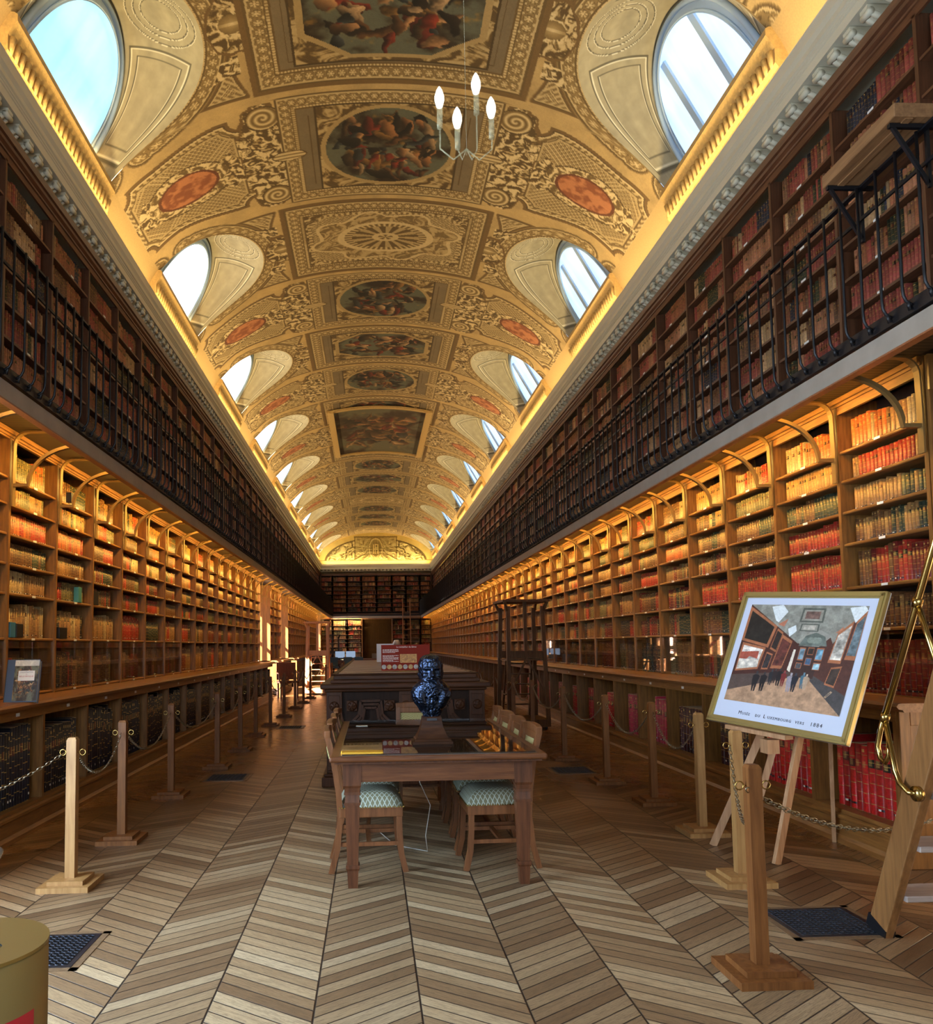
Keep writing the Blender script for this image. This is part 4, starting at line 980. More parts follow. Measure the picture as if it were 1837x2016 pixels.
# the three hundred that show largest become things of their own, the rest one mass
POSTER = [(1467, 1166), (1752, 1166), (1668, 1468), (1393, 1417)]
def inquad(x, y, Q):
    sg = [((Q[(i+1) % 4][0]-Q[i][0])*(y-Q[i][1])-(Q[(i+1) % 4][1]-Q[i][1])*(x-Q[i][0])) for i in range(4)]; return all(q > 0 for q in sg) or all(q < 0 for q in sg)
def area_px(b):
    ox, oy, oz, dx, dy = b[:5]; w, h = b[7], b[8]; c = (ox+dx*w/2, oy+dy*w/2, oz+h/2)
    if c[1] < 2: return 0
    x, y = proj(c)
    if not (5 < x < 1832 and 5 < y < 2010): return 0
    if inquad(x, y, POSTER): return 0
    xa = proj((ox, oy, oz+h/2))[0]; xb = proj((ox+dx*w, oy+dy*w, oz+h/2))[0]; ya = proj((c[0], c[1], oz))[1]; yb2 = proj((c[0], c[1], oz+h))[1]
    A = abs(xb-xa)*abs(ya-yb2)
    inf = b[18]
    if inf[0] == 'up' and (inf[3] == 0 or (inf[3] == 1 and inf[1] < 0)): return 0
    if inf[0] == 'low' and inf[3] == 0: A *= .5
    if inf[0] == 'base' and inf[1] < 0: A *= .8
    return A
BO = sorted(ALLB, key=area_px, reverse=True); IND = BO[:300]; REST = BO[300:]
SHN = {0: 'lowest', 1: 'bottom', 2: 'second', 3: 'third', 4: 'fourth', 5: 'fifth', 6: 'sixth', 7: 'top'}
for b in IND:
    lvl, s, k, i = b[18]; bi = ORD[min(49, k+ (1 if lvl != 'up' or s < 0 else 2)-1)]; side = lname(s); cn = b[15]; pos = ORD[min(49, (b[16] if s < 0 else b[17]-1-b[16]))]
    if lvl == 'base': lab = f'tall {cn} folio, {pos} from near end, in the {ORD[k]} {side} base cabinet'; gp = f'folio volumes in {side} base cabinets'; nm = 'folio_book'
    elif lvl == 'low': lab = f'{cn} leather book, {pos} from the left, {RN[i]}, {ORD[max(0, k)]} lower {side} bay'; gp = f'leather books on the lower {side} shelves'; nm = 'book'
    else: lab = f'{cn} leather book, {pos} from the left, {SHN[i]} shelf, {ORD[k if s<0 else k+1]} upper {side} bay'; gp = f'leather books on the upper {side} shelves'; nm = 'book'
    if s < 0 and lvl == 'base': pass
    bb = list(b[:15]); ox, oy, oz = bb[:3]; bb[0] = bb[1] = bb[2] = 0
    o = bpy.data.objects.new(nm, book_geo([bb], True)); C.objects.link(o); o.location = (ox, oy, oz); tag(o, lab, 'book', gp)
nr_ = [b[:15] for b in REST if b[1] < 16]; fr_ = [b[:15] for b in REST if b[1] >= 16]
me1 = book_geo(nr_+fr_, False)
o = bpy.data.objects.new('books', me1); C.objects.link(o); tag(o, 'rows of brown, red and green leather books filling the farther shelves', 'books', kind='stuff')
# ================================================================== FURNITURE
POSTW = wood('post_oak', (138, 98, 54), (168, 128, 78), .45); POSTD = wood('post_oak_dark', (96, 56, 26), (128, 82, 42), .45, spec=.25)
def post_meshes(w):
    base = MB().box(-.15, .15, -.15, .15, 0, .032).box(-.105, .105, -.105, .105, .032, .056).mesh('base', w)
    m = MB().box(-.029, .029, -.029, .029, .056, .875).frustum(0, 0, .875, .89, .058, .042); return base, m.mesh('shaft', w)
hk = MB()
for q in (-1, 1): hk.tube([(q*(.029+.012+.018+.018*math.cos(t)), 0, .80+.018*math.sin(t)) for t in np.linspace(0, 2*PI, 13)[:-1]], .0032, 6, closed=True); hk.tube([(q*.029, 0, .80), (q*.043, 0, .80)], .0032, 6)
HOOK = hk.mesh('eye_hook', BRASS)
PM_ = {0: post_meshes(POSTW), 1: post_meshes(POSTD)}
def post(x, y, label, w=1, rz=0):
    t = thing('stanchion_post', (x, y, 0), label, 'post', 'wooden rope posts', rz)
    b, s = PM_[w]; inst(b, 'base', t); inst(s, 'shaft', t); inst(HOOK, 'eye_hook', t); return (x, y)
LK = None
def chain(p, q, sag, label, link=.034, seg=4, fine=True):
    """linked metal chain hanging between two points"""
    p, q = Vector(p), Vector(q); L = (q-p).length; n = max(6, int((L**2+(2.6*sag)**2)**.5/(link*.82)))
    m = MB(); pts = []
    for i in range(n+1):
        t = i/n; c = p.lerp(q, t); c.z -= 4*sag*t*(1-t); pts.append(c)
    for i in range(n):
        a, b = pts[i], pts[i+1]; c = (a+b)/2; d = (b-a).normalized(); side = d.cross(Vector((0, 0, 1))).normalized(); up = side.cross(d)
        v = side if i % 2 else up; v = (v+(.4*up if i % 2 else .4*side)).normalized(); hl = link*.62; hw = link*.30
        ring = [c+d*hl*math.cos(x)+v*hw*math.sin(x) for x in np.linspace(0, 2*PI, 9 if fine else 7)[:-1]]
        m.tube(ring, link*.075, seg, closed=True)
    o = m.build('chain', STEEL); tag(o, label, 'chain', 'chains between the rope posts'); return o
LPOST = [(-1.83, 5.10), (-1.87, 6.24), (-1.95, 8.05), (-1.85, 9.88), (-1.83, 11.45), (-1.88, 13.3), (-1.85, 14.95), (-1.80, 16.8), (-1.78, 19.0), (-1.74, 20.8), (-1.70, 22.6), (-1.55, 25.2)]
for i, (x, y) in enumerate(LPOST):
    post(x, y, f'{"pale" if i < 2 else "brown"} wooden rope post in the left aisle, {ORD[i]} from the entrance', 0 if i < 1 else 1)
for i in range(len(LPOST)-1):
    (x0, y0), (x1, y1) = LPOST[i], LPOST[i+1]
    chain((x0, y0+.05, .80), (x1, y1-.05, .80), .22 if i else .2, f'sagging chain in the left aisle after the {ORD[i]} rope post', fine=i < 3)
chain((-3.0, 3.9, .82), (-1.87, 5.06, .80), .24, 'chain reaching the first left post from outside the view')
RPOST = [(1.64, 3.50), (2.17, 4.83), (2.44, 6.05), (2.48, 7.20), (2.38, 8.30), (2.35, 10.0), (2.34, 11.9), (2.25, 13.0), (2.30, 15.2), (2.3, 17.4)]
for i, (x, y) in enumerate(RPOST):
    post(x, y, f'{"dark" if i in (0, 3, 4, 5) else "brown"} wooden rope post in the right aisle, {ORD[i]} from the entrance', 0 if i in (1, 2) else 1)
for i in range(2, len(RPOST)-1):
    (x0, y0), (x1, y1) = RPOST[i], RPOST[i+1]
    chain((x0, y0+.05, .80), (x1, y1-.05, .80), .24, f'sagging chain in the right aisle after the {ORD[i]} rope post', fine=i < 5)
chain((2.12, 4.80, .80), (1.70, 3.60, .78), .30, 'short looped chain between the two nearest right rope posts')
chain((1.60, 3.47, .79), (3.3, 4.3, .62), .20, 'long chain from the nearest right rope post across the ladder', .038)
# few far posts
for i, (x, y) in enumerate([(-1.35, 24.0), (-1.30, 26.5), (-1.0, 29.0), (-.75, 31)]): post(x, y, f'far wooden rope post beside the coin cabinet end, {ORD[i]} from the front', 1)
# ------------------------------------------------------------------ reading table
TW = wood('table_mahogany', (66, 36, 20), (98, 58, 34), .38, (14, 14, 1.2), spec=.3); TWX = wood('table_mahogany_crosswise', (76, 42, 22), (112, 68, 38), .35, (1.2, 14, 14), spec=.3)
TOPW = wood('table_top_dark', (50, 38, 34), (78, 62, 54), .3, (1.0, 10, 10))
t = thing('reading_table', (.385, 5.90, 0), 'long mahogany reading table with glass top carrying the bronze bust', 'table')
def B(m, n, mt, bev=0): return m.build(n, mt, t, bevel=bev)
x0, x1, y0, y1 = -.255, 1.025, 4.78, 7.04
B(MB().box(x0+.055, x1-.055, y0+.035, y1-.035, .7832, .7843), 'tabletop', TOPW)
rm = MB(); pr = [(0, .735), (.01, .735), (.0, .742), (-.0, .775), (.012, .785), (.06, .785), (.06, .735)]
rm.box(x0, x1, y0, y1, .748, .783)
B(rm, 'rim', TWX, .012); B(MB().box(x0+.03, x1-.03, y0+.03, y1-.03, .735, .7475), 'under_moulding', TW)
B(MB().box(x0+.14, x1-.14, y0+.10, y0+.125, .62, .735).box(x0+.14, x1-.14, y1-.125, y1-.10, .62, .735).box(x0+.10, x0+.125, y0+.14, y1-.14, .62, .735).box(x1-.125, x1-.10, y0+.14, y1-.14, .62, .735), 'apron', TWX)
lm = MB().box(-.054, .054, -.054, .054, .60, .735).frustum(0, 0, .585, .60, .094, .108).frustum(0, 0, .56, .585, .088, .094).box(-.048, .048, -.048, .048, .545, .56).frustum(0, 0, .50, .545, .088, .080).box(-.049, .049, -.049, .049, .485, .50).frustum(0, 0, .135, .485, .064, .086).frustum(0, 0, .115, .135, .080, .080).frustum(0, 0, .105, .115, .072, .08).frustum(0, 0, .0, .105, .056, .066)
lme = lm.mesh('leg', TW)
for x in (x0+.13, x1-.13):
    for y in (y0+.15, y1-.15): inst(lme, 'leg', t, (x-.385, y-5.90, 0))
GL2 = mat('table_glass', lin(30, 30, 32), .02); 
def tglass():
    N = GL2.node_tree.nodes; L = GL2.node_tree.links; tr = N.new('ShaderNodeBsdfTransparent'); gl = N.new('ShaderNodeBsdfGlossy'); gl.inputs['Roughness'].default_value = .01
    tr.inputs[0].default_value = (.8, .82, .84, 1); lw = N.new('ShaderNodeLayerWeight'); lw.inputs[0].default_value = .5; pw = N.new('ShaderNodeMath'); pw.operation = 'POWER'; pw.inputs[1].default_value = 3.5; L.new(lw.outputs['Facing'], pw.inputs[0]); fr = N.new('ShaderNodeMath'); fr.operation = 'MULTIPLY_ADD'; fr.inputs[1].default_value = .75; fr.inputs[2].default_value = .05; L.new(pw.outputs[0], fr.inputs[0]); mx = N.new('ShaderNodeMixShader'); L.new(fr.outputs[0], mx.inputs[0]); L.new(tr.outputs[0], mx.inputs[1]); L.new(gl.outputs[0], mx.inputs[2]); L.new(mx.outputs[0], N['Material Output'].inputs[0])
tglass()
B(MB().box(-.19, .96, 4.82, 7.0, .7845, .7925), 'glass_plate', GL2)
o = MB().box(-.185, .06, 4.86, 4.95, .794, .797).build('brass_plate', mat('polished_brass', lin(226, 176, 50), .35, .6)); tag(o, 'flat yellow brass strip lying on the near left table corner', 'plate')
o = MB().box(-.13, -.04, 6.45, 6.50, .794, .797).build('paper_slip', WHITE); tag(o, 'small white slip lying at the far left of the table', 'paper')
# ------------------------------------------------------------------ chairs
CHW = wood('chair_wood', (92, 55, 30), (126, 80, 47), .38, spec=.3); CHWX = CHW
def fabric(name, a, b_):
    m = bpy.data.materials.new(name); m.use_nodes = True; N = m.node_tree.nodes; L = m.node_tree.links; tc = N.new('ShaderNodeTexCoord'); mp = N.new('ShaderNodeMapping'); mp.inputs['Rotation'].default_value = (0, 0, PI/4); mp.inputs['Scale'].default_value = (1, 1, 1)
    L.new(tc.outputs['Generated'], mp.inputs[0]); sp = N.new('ShaderNodeSeparateXYZ'); L.new(mp.outputs[0], sp.inputs[0])
    def mth(op, a_, b2=None):
        n = N.new('ShaderNodeMath'); n.operation = op
        for i, q in enumerate((a_, b2)):
            if q is None: continue
            if isinstance(q, (int, float)): n.inputs[i].default_value = q
            else: L.new(q, n.inputs[i])
        return n.outputs[0]
    f = lambda o: mth('ABSOLUTE', mth('SUBTRACT', mth('FRACT', mth('MULTIPLY', o, 19)), .5))
    mx = mth('MAXIMUM', f(sp.outputs[0]), f(sp.outputs[1])); r = N.new('ShaderNodeValToRGB'); r.color_ramp.elements[0].position = .38; r.color_ramp.elements[1].position = .43; r.color_ramp.elements[0].color = lin(a); r.color_ramp.elements[1].color = lin(b_)
    L.new(mx, r.inputs[0]); L.new(r.outputs[0], N['Principled BSDF'].inputs['Base Color']); N['Principled BSDF'].inputs['Roughness'].default_value = .8
    return m
FAB = fabric('seat_fabric_green_lattice', (112, 108, 82), (170, 180, 168)); FABB = fabric('back_fabric_gold_lattice', (120, 110, 62), (196, 186, 132))
def make_chair():
    """origin under the seat centre; faces +x"""
    t = thing('chair', (0, 0, 0), 'x', 'chair', 'upholstered chairs round the reading table'); B = lambda m, n, mt, b=0: m.build(n, mt, t, bevel=b, local=True)
    # seat: domed cushion with nailed edge
    nx = 14; vs = []; fs = []
    for i in range(nx):
        for j in range(nx):
            u, v = i/(nx-1)*2-1, j/(nx-1)*2-1; w = .215-.02*(u < 0)*abs(u); px_ = .205*u; py_ = v*(.215 if u > 0 else .215-.03*abs(u)); e = max(abs(u), abs(v))
            z = .415+.075*(1-max(0, (e-.55)/.45)**2.2) if e < 1 else .405; z += .012*(1-u*u)*(1-v*v); vs.append((px_, py_, z))
    fs = [(i*nx+j, (i+1)*nx+j, (i+1)*nx+j+1, i*nx+j+1) for i in range(nx-1) for j in range(nx-1)]
    m = MB().add(vs, fs, 0, True); o = B(m, 'seat', FAB)
    n = MB()
    for k in range(26):
        f = -.2+.4*k/25
        for y in (-.213, .213): n.box(f-.004, f+.004, y-.004, y+.004, .404, .412)
        n.box(.203, .209, f-.004, f+.004, .404, .412)
    inst(n.mesh('nails', BRASS), 'nail_trim', o)
    B(MB().box(-.20, .20, -.207, .207, .345, .406), 'seat_frame', CHW, .004)
    for s in (-1, 1):
        m = MB(); pts = [(.175, s*.185, .40), (.178, s*.186, .25), (.186, s*.187, .12), (.215, s*.19, 0)]; m.sweep(pts, .038, .036, (0, 1, 0)); B(m, 'leg', CHW)
        m = MB(); pts = [(-.255, s*.185, 0), (-.215, s*.185, .15), (-.195, s*.185, .34), (-.205, s*.185, .50), (-.235, s*.185, .70), (-.275, s*.185, .86)]; m.sweep(pts, .036, .036, (0, 1, 0)); B(m, 'leg', CHW)
    B(MB().box(-.20, .19, -.195, -.175, .165, .19).box(-.20, .19, .175, .195, .165, .19).box(-.03, -.0, -.185, .185, .168, .188).box(-.225, -.2, -.185, .185, .25, .275), 'stretcher', CHW)
    m = MB(); m.sweep([(-.272, -.205, .865), (-.283, -.1, .872), (-.285, 0, .874), (-.283, .1, .872), (-.272, .205, .865)], .04, .05, (1, 0, 0)); m.beam((-.268, -.17, .828), (-.268, .17, .828), .024, .05); m.beam((-.235, -.17, .648), (-.235, .17, .648), .024, .035); B(m, 'back_frame', CHW, .006)
    m = MB(); ny, nz = 8, 6; vs = []
    for i in range(ny):
        for j in range(nz):
            u, v = i/(ny-1)*2-1, j/(nz-1)*2-1; zz = .733+.068*v; xx = -.215-(zz-.55)*.20; b = .022*(1-u**4)*(1-v**4); vs.append((xx+b, u*.165, zz))
    for i in range(ny):
        for j in range(nz):
            u, v = i/(ny-1)*2-1, j/(nz-1)*2-1; zz = .733+.068*v; xx = -.215-(zz-.55)*.20; b = .022*(1-u**4)*(1-v**4); vs.append((xx-b-.004, u*.165, zz))
    fs = [(i*nz+j, (i+1)*nz+j, (i+1)*nz+j+1, i*nz+j+1) for i in range(ny-1) for j in range(nz-1)]; fs += [tuple(a+ny*nz for a in f[::-1]) for f in fs]
    B(MB().add(vs, fs, 0, True), 'back_pad', FABB)
    return t
ch = make_chair(); ys = [5.42, 5.92, 6.42, 6.92]; first = True
for s in (-1, 1):
    for i, y in enumerate(ys):
        x = -.02 if s < 0 else .79; rz = (0 if s < 0 else PI)+[.03, -.02, .02, -.03][i]
        lab = f'upholstered chair on the {lname(s)} side of the reading table, {["nearest to the entrance", "second from the near end", "third from the near end", "farthest from the entrance"][i]}'
        if first: c = ch; c.location = (x, y, 0); c.rotation_euler = (0, 0, rz); c['label'] = lab; first = False
        else: dup(ch, (x, y, 0), rz, lab)
dup(ch, (.42, 7.30, 0), -PI/2, 'upholstered chair at the far head of the reading table')
# ------------------------------------------------------------------ bust
BRZ = mat('dark_bronze', lin(50, 60, 80), .27, .95, .5, 40, bump=.5)  # blue of the reflected sky is put into the base colour
def bust():
    t = thing('bust', (.382, 5.32, .793), 'dark bronze bust of a bearded man on a flared wooden pedestal', 'bust')
    nz, nt = 190, 180; Z = np.linspace(0, .405, nz); T = np.linspace(0, 2*PI, nt, endpoint=False)
    zz, th = np.meshgrid(Z, T, indexing='ij'); fx, fy = np.cos(th), np.sin(th)     # face towards -y
    # outline half-widths (x) and depths (y) by height above the pedestal
    hz = [0, .02, .05, .09, .13, .165, .19, .215, .24, .28, .32, .35, .375, .395, .405]
    hw = [.050, .058, .076, .108, .132, .134, .122, .094, .076, .077, .079, .077, .067, .042, .004]
    hd = [.045, .050, .060, .078, .088, .084, .078, .076, .080, .088, .094, .092, .080, .050, .004]
    a = np.interp(zz, hz, hw); b = np.interp(zz, hz, hd); r = a*b/np.sqrt((b*fx)**2+(a*fy)**2)
    G = lambda ang, z0, sa, sz: np.exp(-(((th-ang+PI) % (2*PI)-PI)/sa)**2-((zz-z0)/sz)**2)
    F = 1.5*PI
    r += .036*G(F, .266, .13, .017)+.022*G(F, .285, .09, .022)             # nose
    r += .012*G(F-.33, .312, .26, .010)+.012*G(F+.33, .312, .26, .010)        # brows
    r -= .016*G(F-.34, .293, .17, .013)+.016*G(F+.34, .293, .17, .013)        # eye sockets
    r += .007*G(F-.34, .291, .09, .006)+.007*G(F+.34, .291, .09, .006)        # eyelids
    r += .010*G(F-.62, .268, .22, .016)+.010*G(F+.62, .268, .22, .016)        # cheekbones
    r += .017*G(F-.2, .243, .22, .009)+.017*G(F+.2, .243, .22, .009)          # moustache
    r -= .012*G(F, .234, .22, .004)                                           # mouth
    bd = fbm(th*7+3, zz*90, 1, 4)-.5
    r += (.026+.03*bd)*G(F, .205, .85, .030)                                  # beard
    r += (.014+.03*bd)*G(F, .16, .5, .03)
    for q in (F-PI/2, F+PI/2): r += .007*G(q, .275, .12, .018)
    hair = sstep(.30, .34, zz)+sstep(.9, 1.4, np.abs((th-F+PI) % (2*PI)-PI))*sstep(.23, .26, zz); hair = np.clip(hair, 0, 1)
    r += .010*hair*(fbm(th*9, zz*70, 3, 4)-.4)
    low = sstep(.20, .15, zz); r += low*.022*(fbm(th*3.2, zz*22, 2, 4)-.5)
    r += low*.016*(G(F-.75, .12, .12, .06)+G(F+.75, .12, .12, .06))-low*.012*(G(F-.5, .12, .1, .05)+G(F+.5, .12, .1, .05))   # lapels
    r += .004*(fbm(th*14, zz*110, 4, 3)-.5); r = np.maximum(r, .003)
    P = np.stack([r*fx, r*fy*1.0-.0, zz], -1).reshape(-1, 3)
    f = [(i*nt+j, i*nt+(j+1) % nt, (i+1)*nt+(j+1) % nt, (i+1)*nt+j) for i in range(nz-1) for j in range(nt)]+[tuple(range(nt))]
    o = MB().add(P, f, 0, True).build('head_and_shoulders', BRZ, t, local=True); o.location = (0, 0, .168); o.rotation_euler = (0, 0, .06)
    pw = wood('pedestal_wood', (40, 22, 12), (66, 38, 20), .45, (3, 14, 14), spec=.1); m = MB()
    pr = [(.0, .128), (.016, .128), (.018, .118), (.03, .112), (.034, .104), (.06, .090), (.10, .073), (.14, .064), (.166, .062), (.17, .058)]
    for (z0, w0), (z1, w1) in zip(pr, pr[1:]): m.frustum(0, 0, z0, z1, w0*2, w1*2, w0*1.7, w1*1.7)
    p = m.build('pedestal', pw, t, local=True); 
    MB().box(-.032, .032, -.060, -.056, .146, .160).build('name_plate', mat('dull_plate', lin(46, 46, 50), .6, .2), p, local=True)
bust()
# ------------------------------------------------------------------ coin cabinet behind the table
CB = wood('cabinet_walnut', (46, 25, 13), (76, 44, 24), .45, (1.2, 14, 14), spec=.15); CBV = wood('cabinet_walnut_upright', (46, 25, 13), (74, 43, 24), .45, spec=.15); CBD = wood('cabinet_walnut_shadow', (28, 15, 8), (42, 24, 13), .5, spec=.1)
cx0, cx1, cy0, cy1 = -.47, 1.16, 8.40, 16.4; cm = (cx0+cx1)/2
t = thing('coin_cabinet', (cm, cy0, 0), 'massive carved walnut coin cabinet standing behind the reading table', 'cabinet')
def B(m, n, mt, bev=0): return m.build(n, mt, t, bevel=bev)
B(MB().box(cx0+.06, cx1-.06, cy0+.06, cy1-.06, .12, .98), 'body', CB)
B(MB().box(cx0-.05, cx1+.05, cy0-.05, cy1+.05, 0, .10).box(cx0-.03, cx1+.03, cy0-.03, cy1+.03, .10, .13).box(cx0, cx1, cy0, cy1, .13, .16), 'base', CBV, .012)
B(MB().box(cx0-.06, cx1+.06, cy0-.06, cy1+.06, .985, 1.04).box(cx0-.02, cx1+.02, cy0-.02, cy1+.02, .955, .986), 'cornice', CB, .014)
B(MB().box(cx0+.04, cx1-.04, cy0+.05, cy1-.05, 1.04, 1.075).box(cx0+.07, cx1-.07, cy0+.09, cy1-.09, 1.075, 1.12).box(cx0+.05, cx1-.05, cy0+.07, cy1-.07, 1.12, 1.135), 'lid', CB, .008)
sl = MB(); y = cy0+.25
while y < cy1-.2: sl.box(cx0+.12, cx1-.12, y, y+.19, 1.1355, 1.1395); y += .42
B(MB().box(cx0+.10, cx1-.10, cy0+.12, cy1-.12, 1.135, 1.1353), 'lid_inlay', mat('lid_dark', lin(26, 15, 9), .6, spec=.1))
B(sl, 'lid_slats', wood('slat_walnut', (140, 98, 70), (172, 128, 96), .3, (1.2, 14, 14)))
for x in (cx0+.0, cx1-.16, cm-.07):
    w = .16 if x != cm-.07 else .14
    B(MB().box(x, x+w, cy0+.005, cy0+.08, .16, .955).box(x+.02, x+w-.02, cy0-.005, cy0+.01, .70, .92).box(x+.02, x+w-.02, cy0-.005, cy0+.01, .2, .45), 'pilaster', CBV, .005)
    m = MB(); m.lathe([(.0, 0), (.05, 0), (.05, .008), (.035, .018), (.02, .01), (.012, .024), (.0, .026)], 0, 0, 16)
    for i in range(6): a = i*PI/3; m.lathe([(.0, 0), (.012, 0), (.01, .016), (0, .02)], .032*math.cos(a), .032*math.sin(a), 8)
    ro = m.mesh('rosette', CBV)
    for z in (.81, .40):
        o = inst(ro, 'rosette', t, (x+w/2-cm, -.005, z)); o.rotation_euler = (PI/2, 0, 0)
for k in (0, 1):
    xa = cx0+.16 if k == 0 else cm+.07; xb = cm-.07 if k == 0 else cx1-.16
    B(MB().box(xa, xb, cy0+.055, cy0+.09, .16, .955), 'panel', CBD); xm = (xa+xb)/2; hw = (xb-xa)/2
    for q, dep in ((0, .02), (.035, .012), (.07, .004)):
        # stepped geometric moulding: wide at the bottom, a raised neck in the middle
        pts = [(-hw+.05+q, .20+q), (-hw+.05+q, .60-q*.4), (-hw+.17+q*.6, .72-q*.6), (-.10+0, .72-q*.6) if 0 else (-hw+.19+q*.6, .86-q), (hw-.19-q*.6, .86-q), (hw-.17-q*.6, .72-q*.6), (hw-.05-q, .60-q*.4), (hw-.05-q, .20+q)]
        m = MB(); P = [(xm+a, cy0+dep+.01, z) for a, z in pts]+[(xm+pts[0][0], cy0+dep+.01, pts[0][1])]
        for a_, b_ in zip(P, P[1:]): m.beam(a_, b_, .024, .06, up=(0, 1, 0))
        B(m, 'moulding', CBV)
    for x in (xa+.10, xb-.10):
        B(MB().box(x-.055, x+.055, cy0+.005, cy0+.04, .755, .865), 'corner_block', CBV, .006)
        o = inst(ro, 'rosette', t, (x-cm, .005, .81)); o.rotation_euler = (PI/2, 0, 0)
# printed board on the cabinet
t = thing('information_board', (.35, 8.72, 1.155), 'maroon printed board about the coin collection standing on the cabinet', 'sign')
MRN = mat('maroon_print', lin(118, 36, 24), .7, spec=.1)
MB().box(-.25, .27, -.004, .004, .0, .275).build('panel', MRN, t, local=True)
def bake(o):
    bpy.context.view_layer.update(); me = bpy.data.meshes.new_from_object(o.evaluated_get(bpy.context.evaluated_depsgraph_get())); n = bpy.data.objects.new(o.name, me); C.objects.link(n)
    n.parent = o.parent; n.location = o.location; n.rotation_euler = o.rotation_euler; c = o.data; nm = o.name; bpy.data.objects.remove(o); n.name = nm; return n
def text(s, size, parent, loc, rot, m_, name='lettering', ext=.0005, align='LEFT', sp_=1):
    c = bpy.data.curves.new(name, 'FONT'); c.body = s; c.size = size; c.extrude = ext; c.align_x = align; c.space_character = sp_; c.resolution_u = 2
    o = bpy.data.objects.new(name, c); C.objects.link(o); o.parent = parent; o.location = loc; o.rotation_euler = rot; c.materials.append(m_)
    return bake(o)
text('Le médaillier du Sénat', .024, t, (.02, -.006, .244), (PI/2, 0, 0), mat('print_cream', lin(214, 196, 184), .6), align='CENTER')
m = MB(); r7 = random.Random(5)
for i in range(13):
    if i in (4, 5): continue
    z = .222-i*.0105; x = -.235
    if i == 6: m.build('paragraph', MATS['print_cream'], t, local=True); m = MB()
    while x < -.07-(i % 4 == 3)*.05:
        w = r7.uniform(.008, .026); m.box(x, min(x+w, -.065), -.0052, -.0042, z, z+.0042); x += w+.004
m.build('paragraph', MATS['print_cream'], t, local=True)
m = MB().box(-.05, .13, -.0052, -.0042, .082, .175); m.build('picture', mat('coin_drawer_photo', lin(120, 66, 26), .5, 0, 0, 60, col2=lin(196, 140, 60)), t, local=True)
for i in range(9):
    x = -.222+i*.057; mm = mat('silver_print' if i % 2 == 0 else 'gold_print', lin(168, 160, 150) if i % 2 == 0 else lin(188, 150, 84), .5, 0, 0, 50, col2=lin(110, 100, 92) if i % 2 == 0 else lin(140, 100, 50))
    m = MB(); c8 = [(x+.0245*math.cos(a), -.0055, .040+.0245*math.sin(a)) for a in np.linspace(0, 2*PI, 25)[:-1]]; m.add(c8, [tuple(range(24))]); m.add([(p[0], -.0045, p[2]) for p in c8], [tuple(range(24))]); m.build('coin_picture', mm, t, local=True)
o = MB().extrude_x([(-.11, 0), (.0, .30), (.11, 0), (.105, 0), (0, .29), (-.105, 0)], -.14, .14).build('paper_tent', mat('white_card', lin(224, 232, 238), .6)); o.location = (.22, 13.6, 1.152); tag(o, 'white folded card standing on the cabinet behind the maroon board', 'card')
# ------------------------------------------------------------------ rolling library ladders
def tower(x, y, label, m1, rz=0, sc=1.0):
    t = thing('library_ladder', (x, y, 0), label, 'ladder', 'tall rolling library ladders', rz); t.scale = (sc, sc, sc)
    B = lambda m, n: m.build(n, m1, t, local=True)
    B(MB().box(-.36, .36, -.45, .45, .05, .17), 'base')
    for a in (-1, 1):
        for b in (-1, 1):
            m = MB(); m.beam((a*.33, b*.42, .15), (a*.29, b*.30, 2.05), .062, .062, up=(0, 1, 0)); B(m, 'post')
            m = MB(); m.beam((a*.30, b*.30, 1.95), (a*.36, b*.38, 2.12), .04, .05, up=(0, 1, 0)); B(m, 'bracket')
    B(MB().box(-.40, .40, -.42, .42, 2.12, 2.16), 'top_rail')
    B(MB().box(-.33, .33, -.35, -.31, 1.18, 1.30), 'crossbar'); B(MB().box(-.33, .33, .31, .34, 1.18, 1.30), 'crossbar')
    m = MB(); m.beam((0, -.35, 1.18), (-.30, -.40, .62), .03, .035, up=(0, 1, 0)); m.beam((0, -.35, 1.18), (.30, -.40, .62), .03, .035, up=(0, 1, 0)); B(m, 'brace')
    m = MB(); m.beam((0, -.30, 1.25), (0, -.28, 2.12), .055, .055, up=(0, 1, 0)); B(m, 'middle_post')
    B(MB().box(-.31, .31, -.34, .32, 1.14, 1.17), 'platform')
    for a in (-1, 1):
        m = MB(); m.beam((a*.24, .55, .17), (a*.22, .22, 1.15), .03, .07, up=(0, 1, 0)); B(m, 'stringer')
    for i in range(5):
        z = .35+i*.18; yy = .55-(z-.17)*.34; B(MB().box(-.23, .23, yy-.07, yy+.07, z, z+.02), 'tread')
    m = MB()
    for a in (-1, 1):
        for b in (-1, 1): m.tube([(a*.30-.015, b*.38, .03), (a*.30+.015, b*.38, .03)], .03, 10)
    o = m.build('wheels', BLK, t, local=True)
    return t
tower(2.56, 13.85, 'dark wooden rolling library ladder by the right shelves behind the chairs', wood('ladder_brown', (66, 42, 24), (98, 66, 38), .45, spec=.2), .05)
tower(-1.62, 24.6, 'pale wooden rolling library ladder in the left aisle near the windows', wood('ladder_tan', (156, 104, 66), (190, 134, 90), .45), 0, 1.0)
tower(-1.90, 40.0, 'small dark rolling library ladder near the far desks', wood('ladder_black', (40, 28, 26), (58, 42, 38), .4), 0, .92)
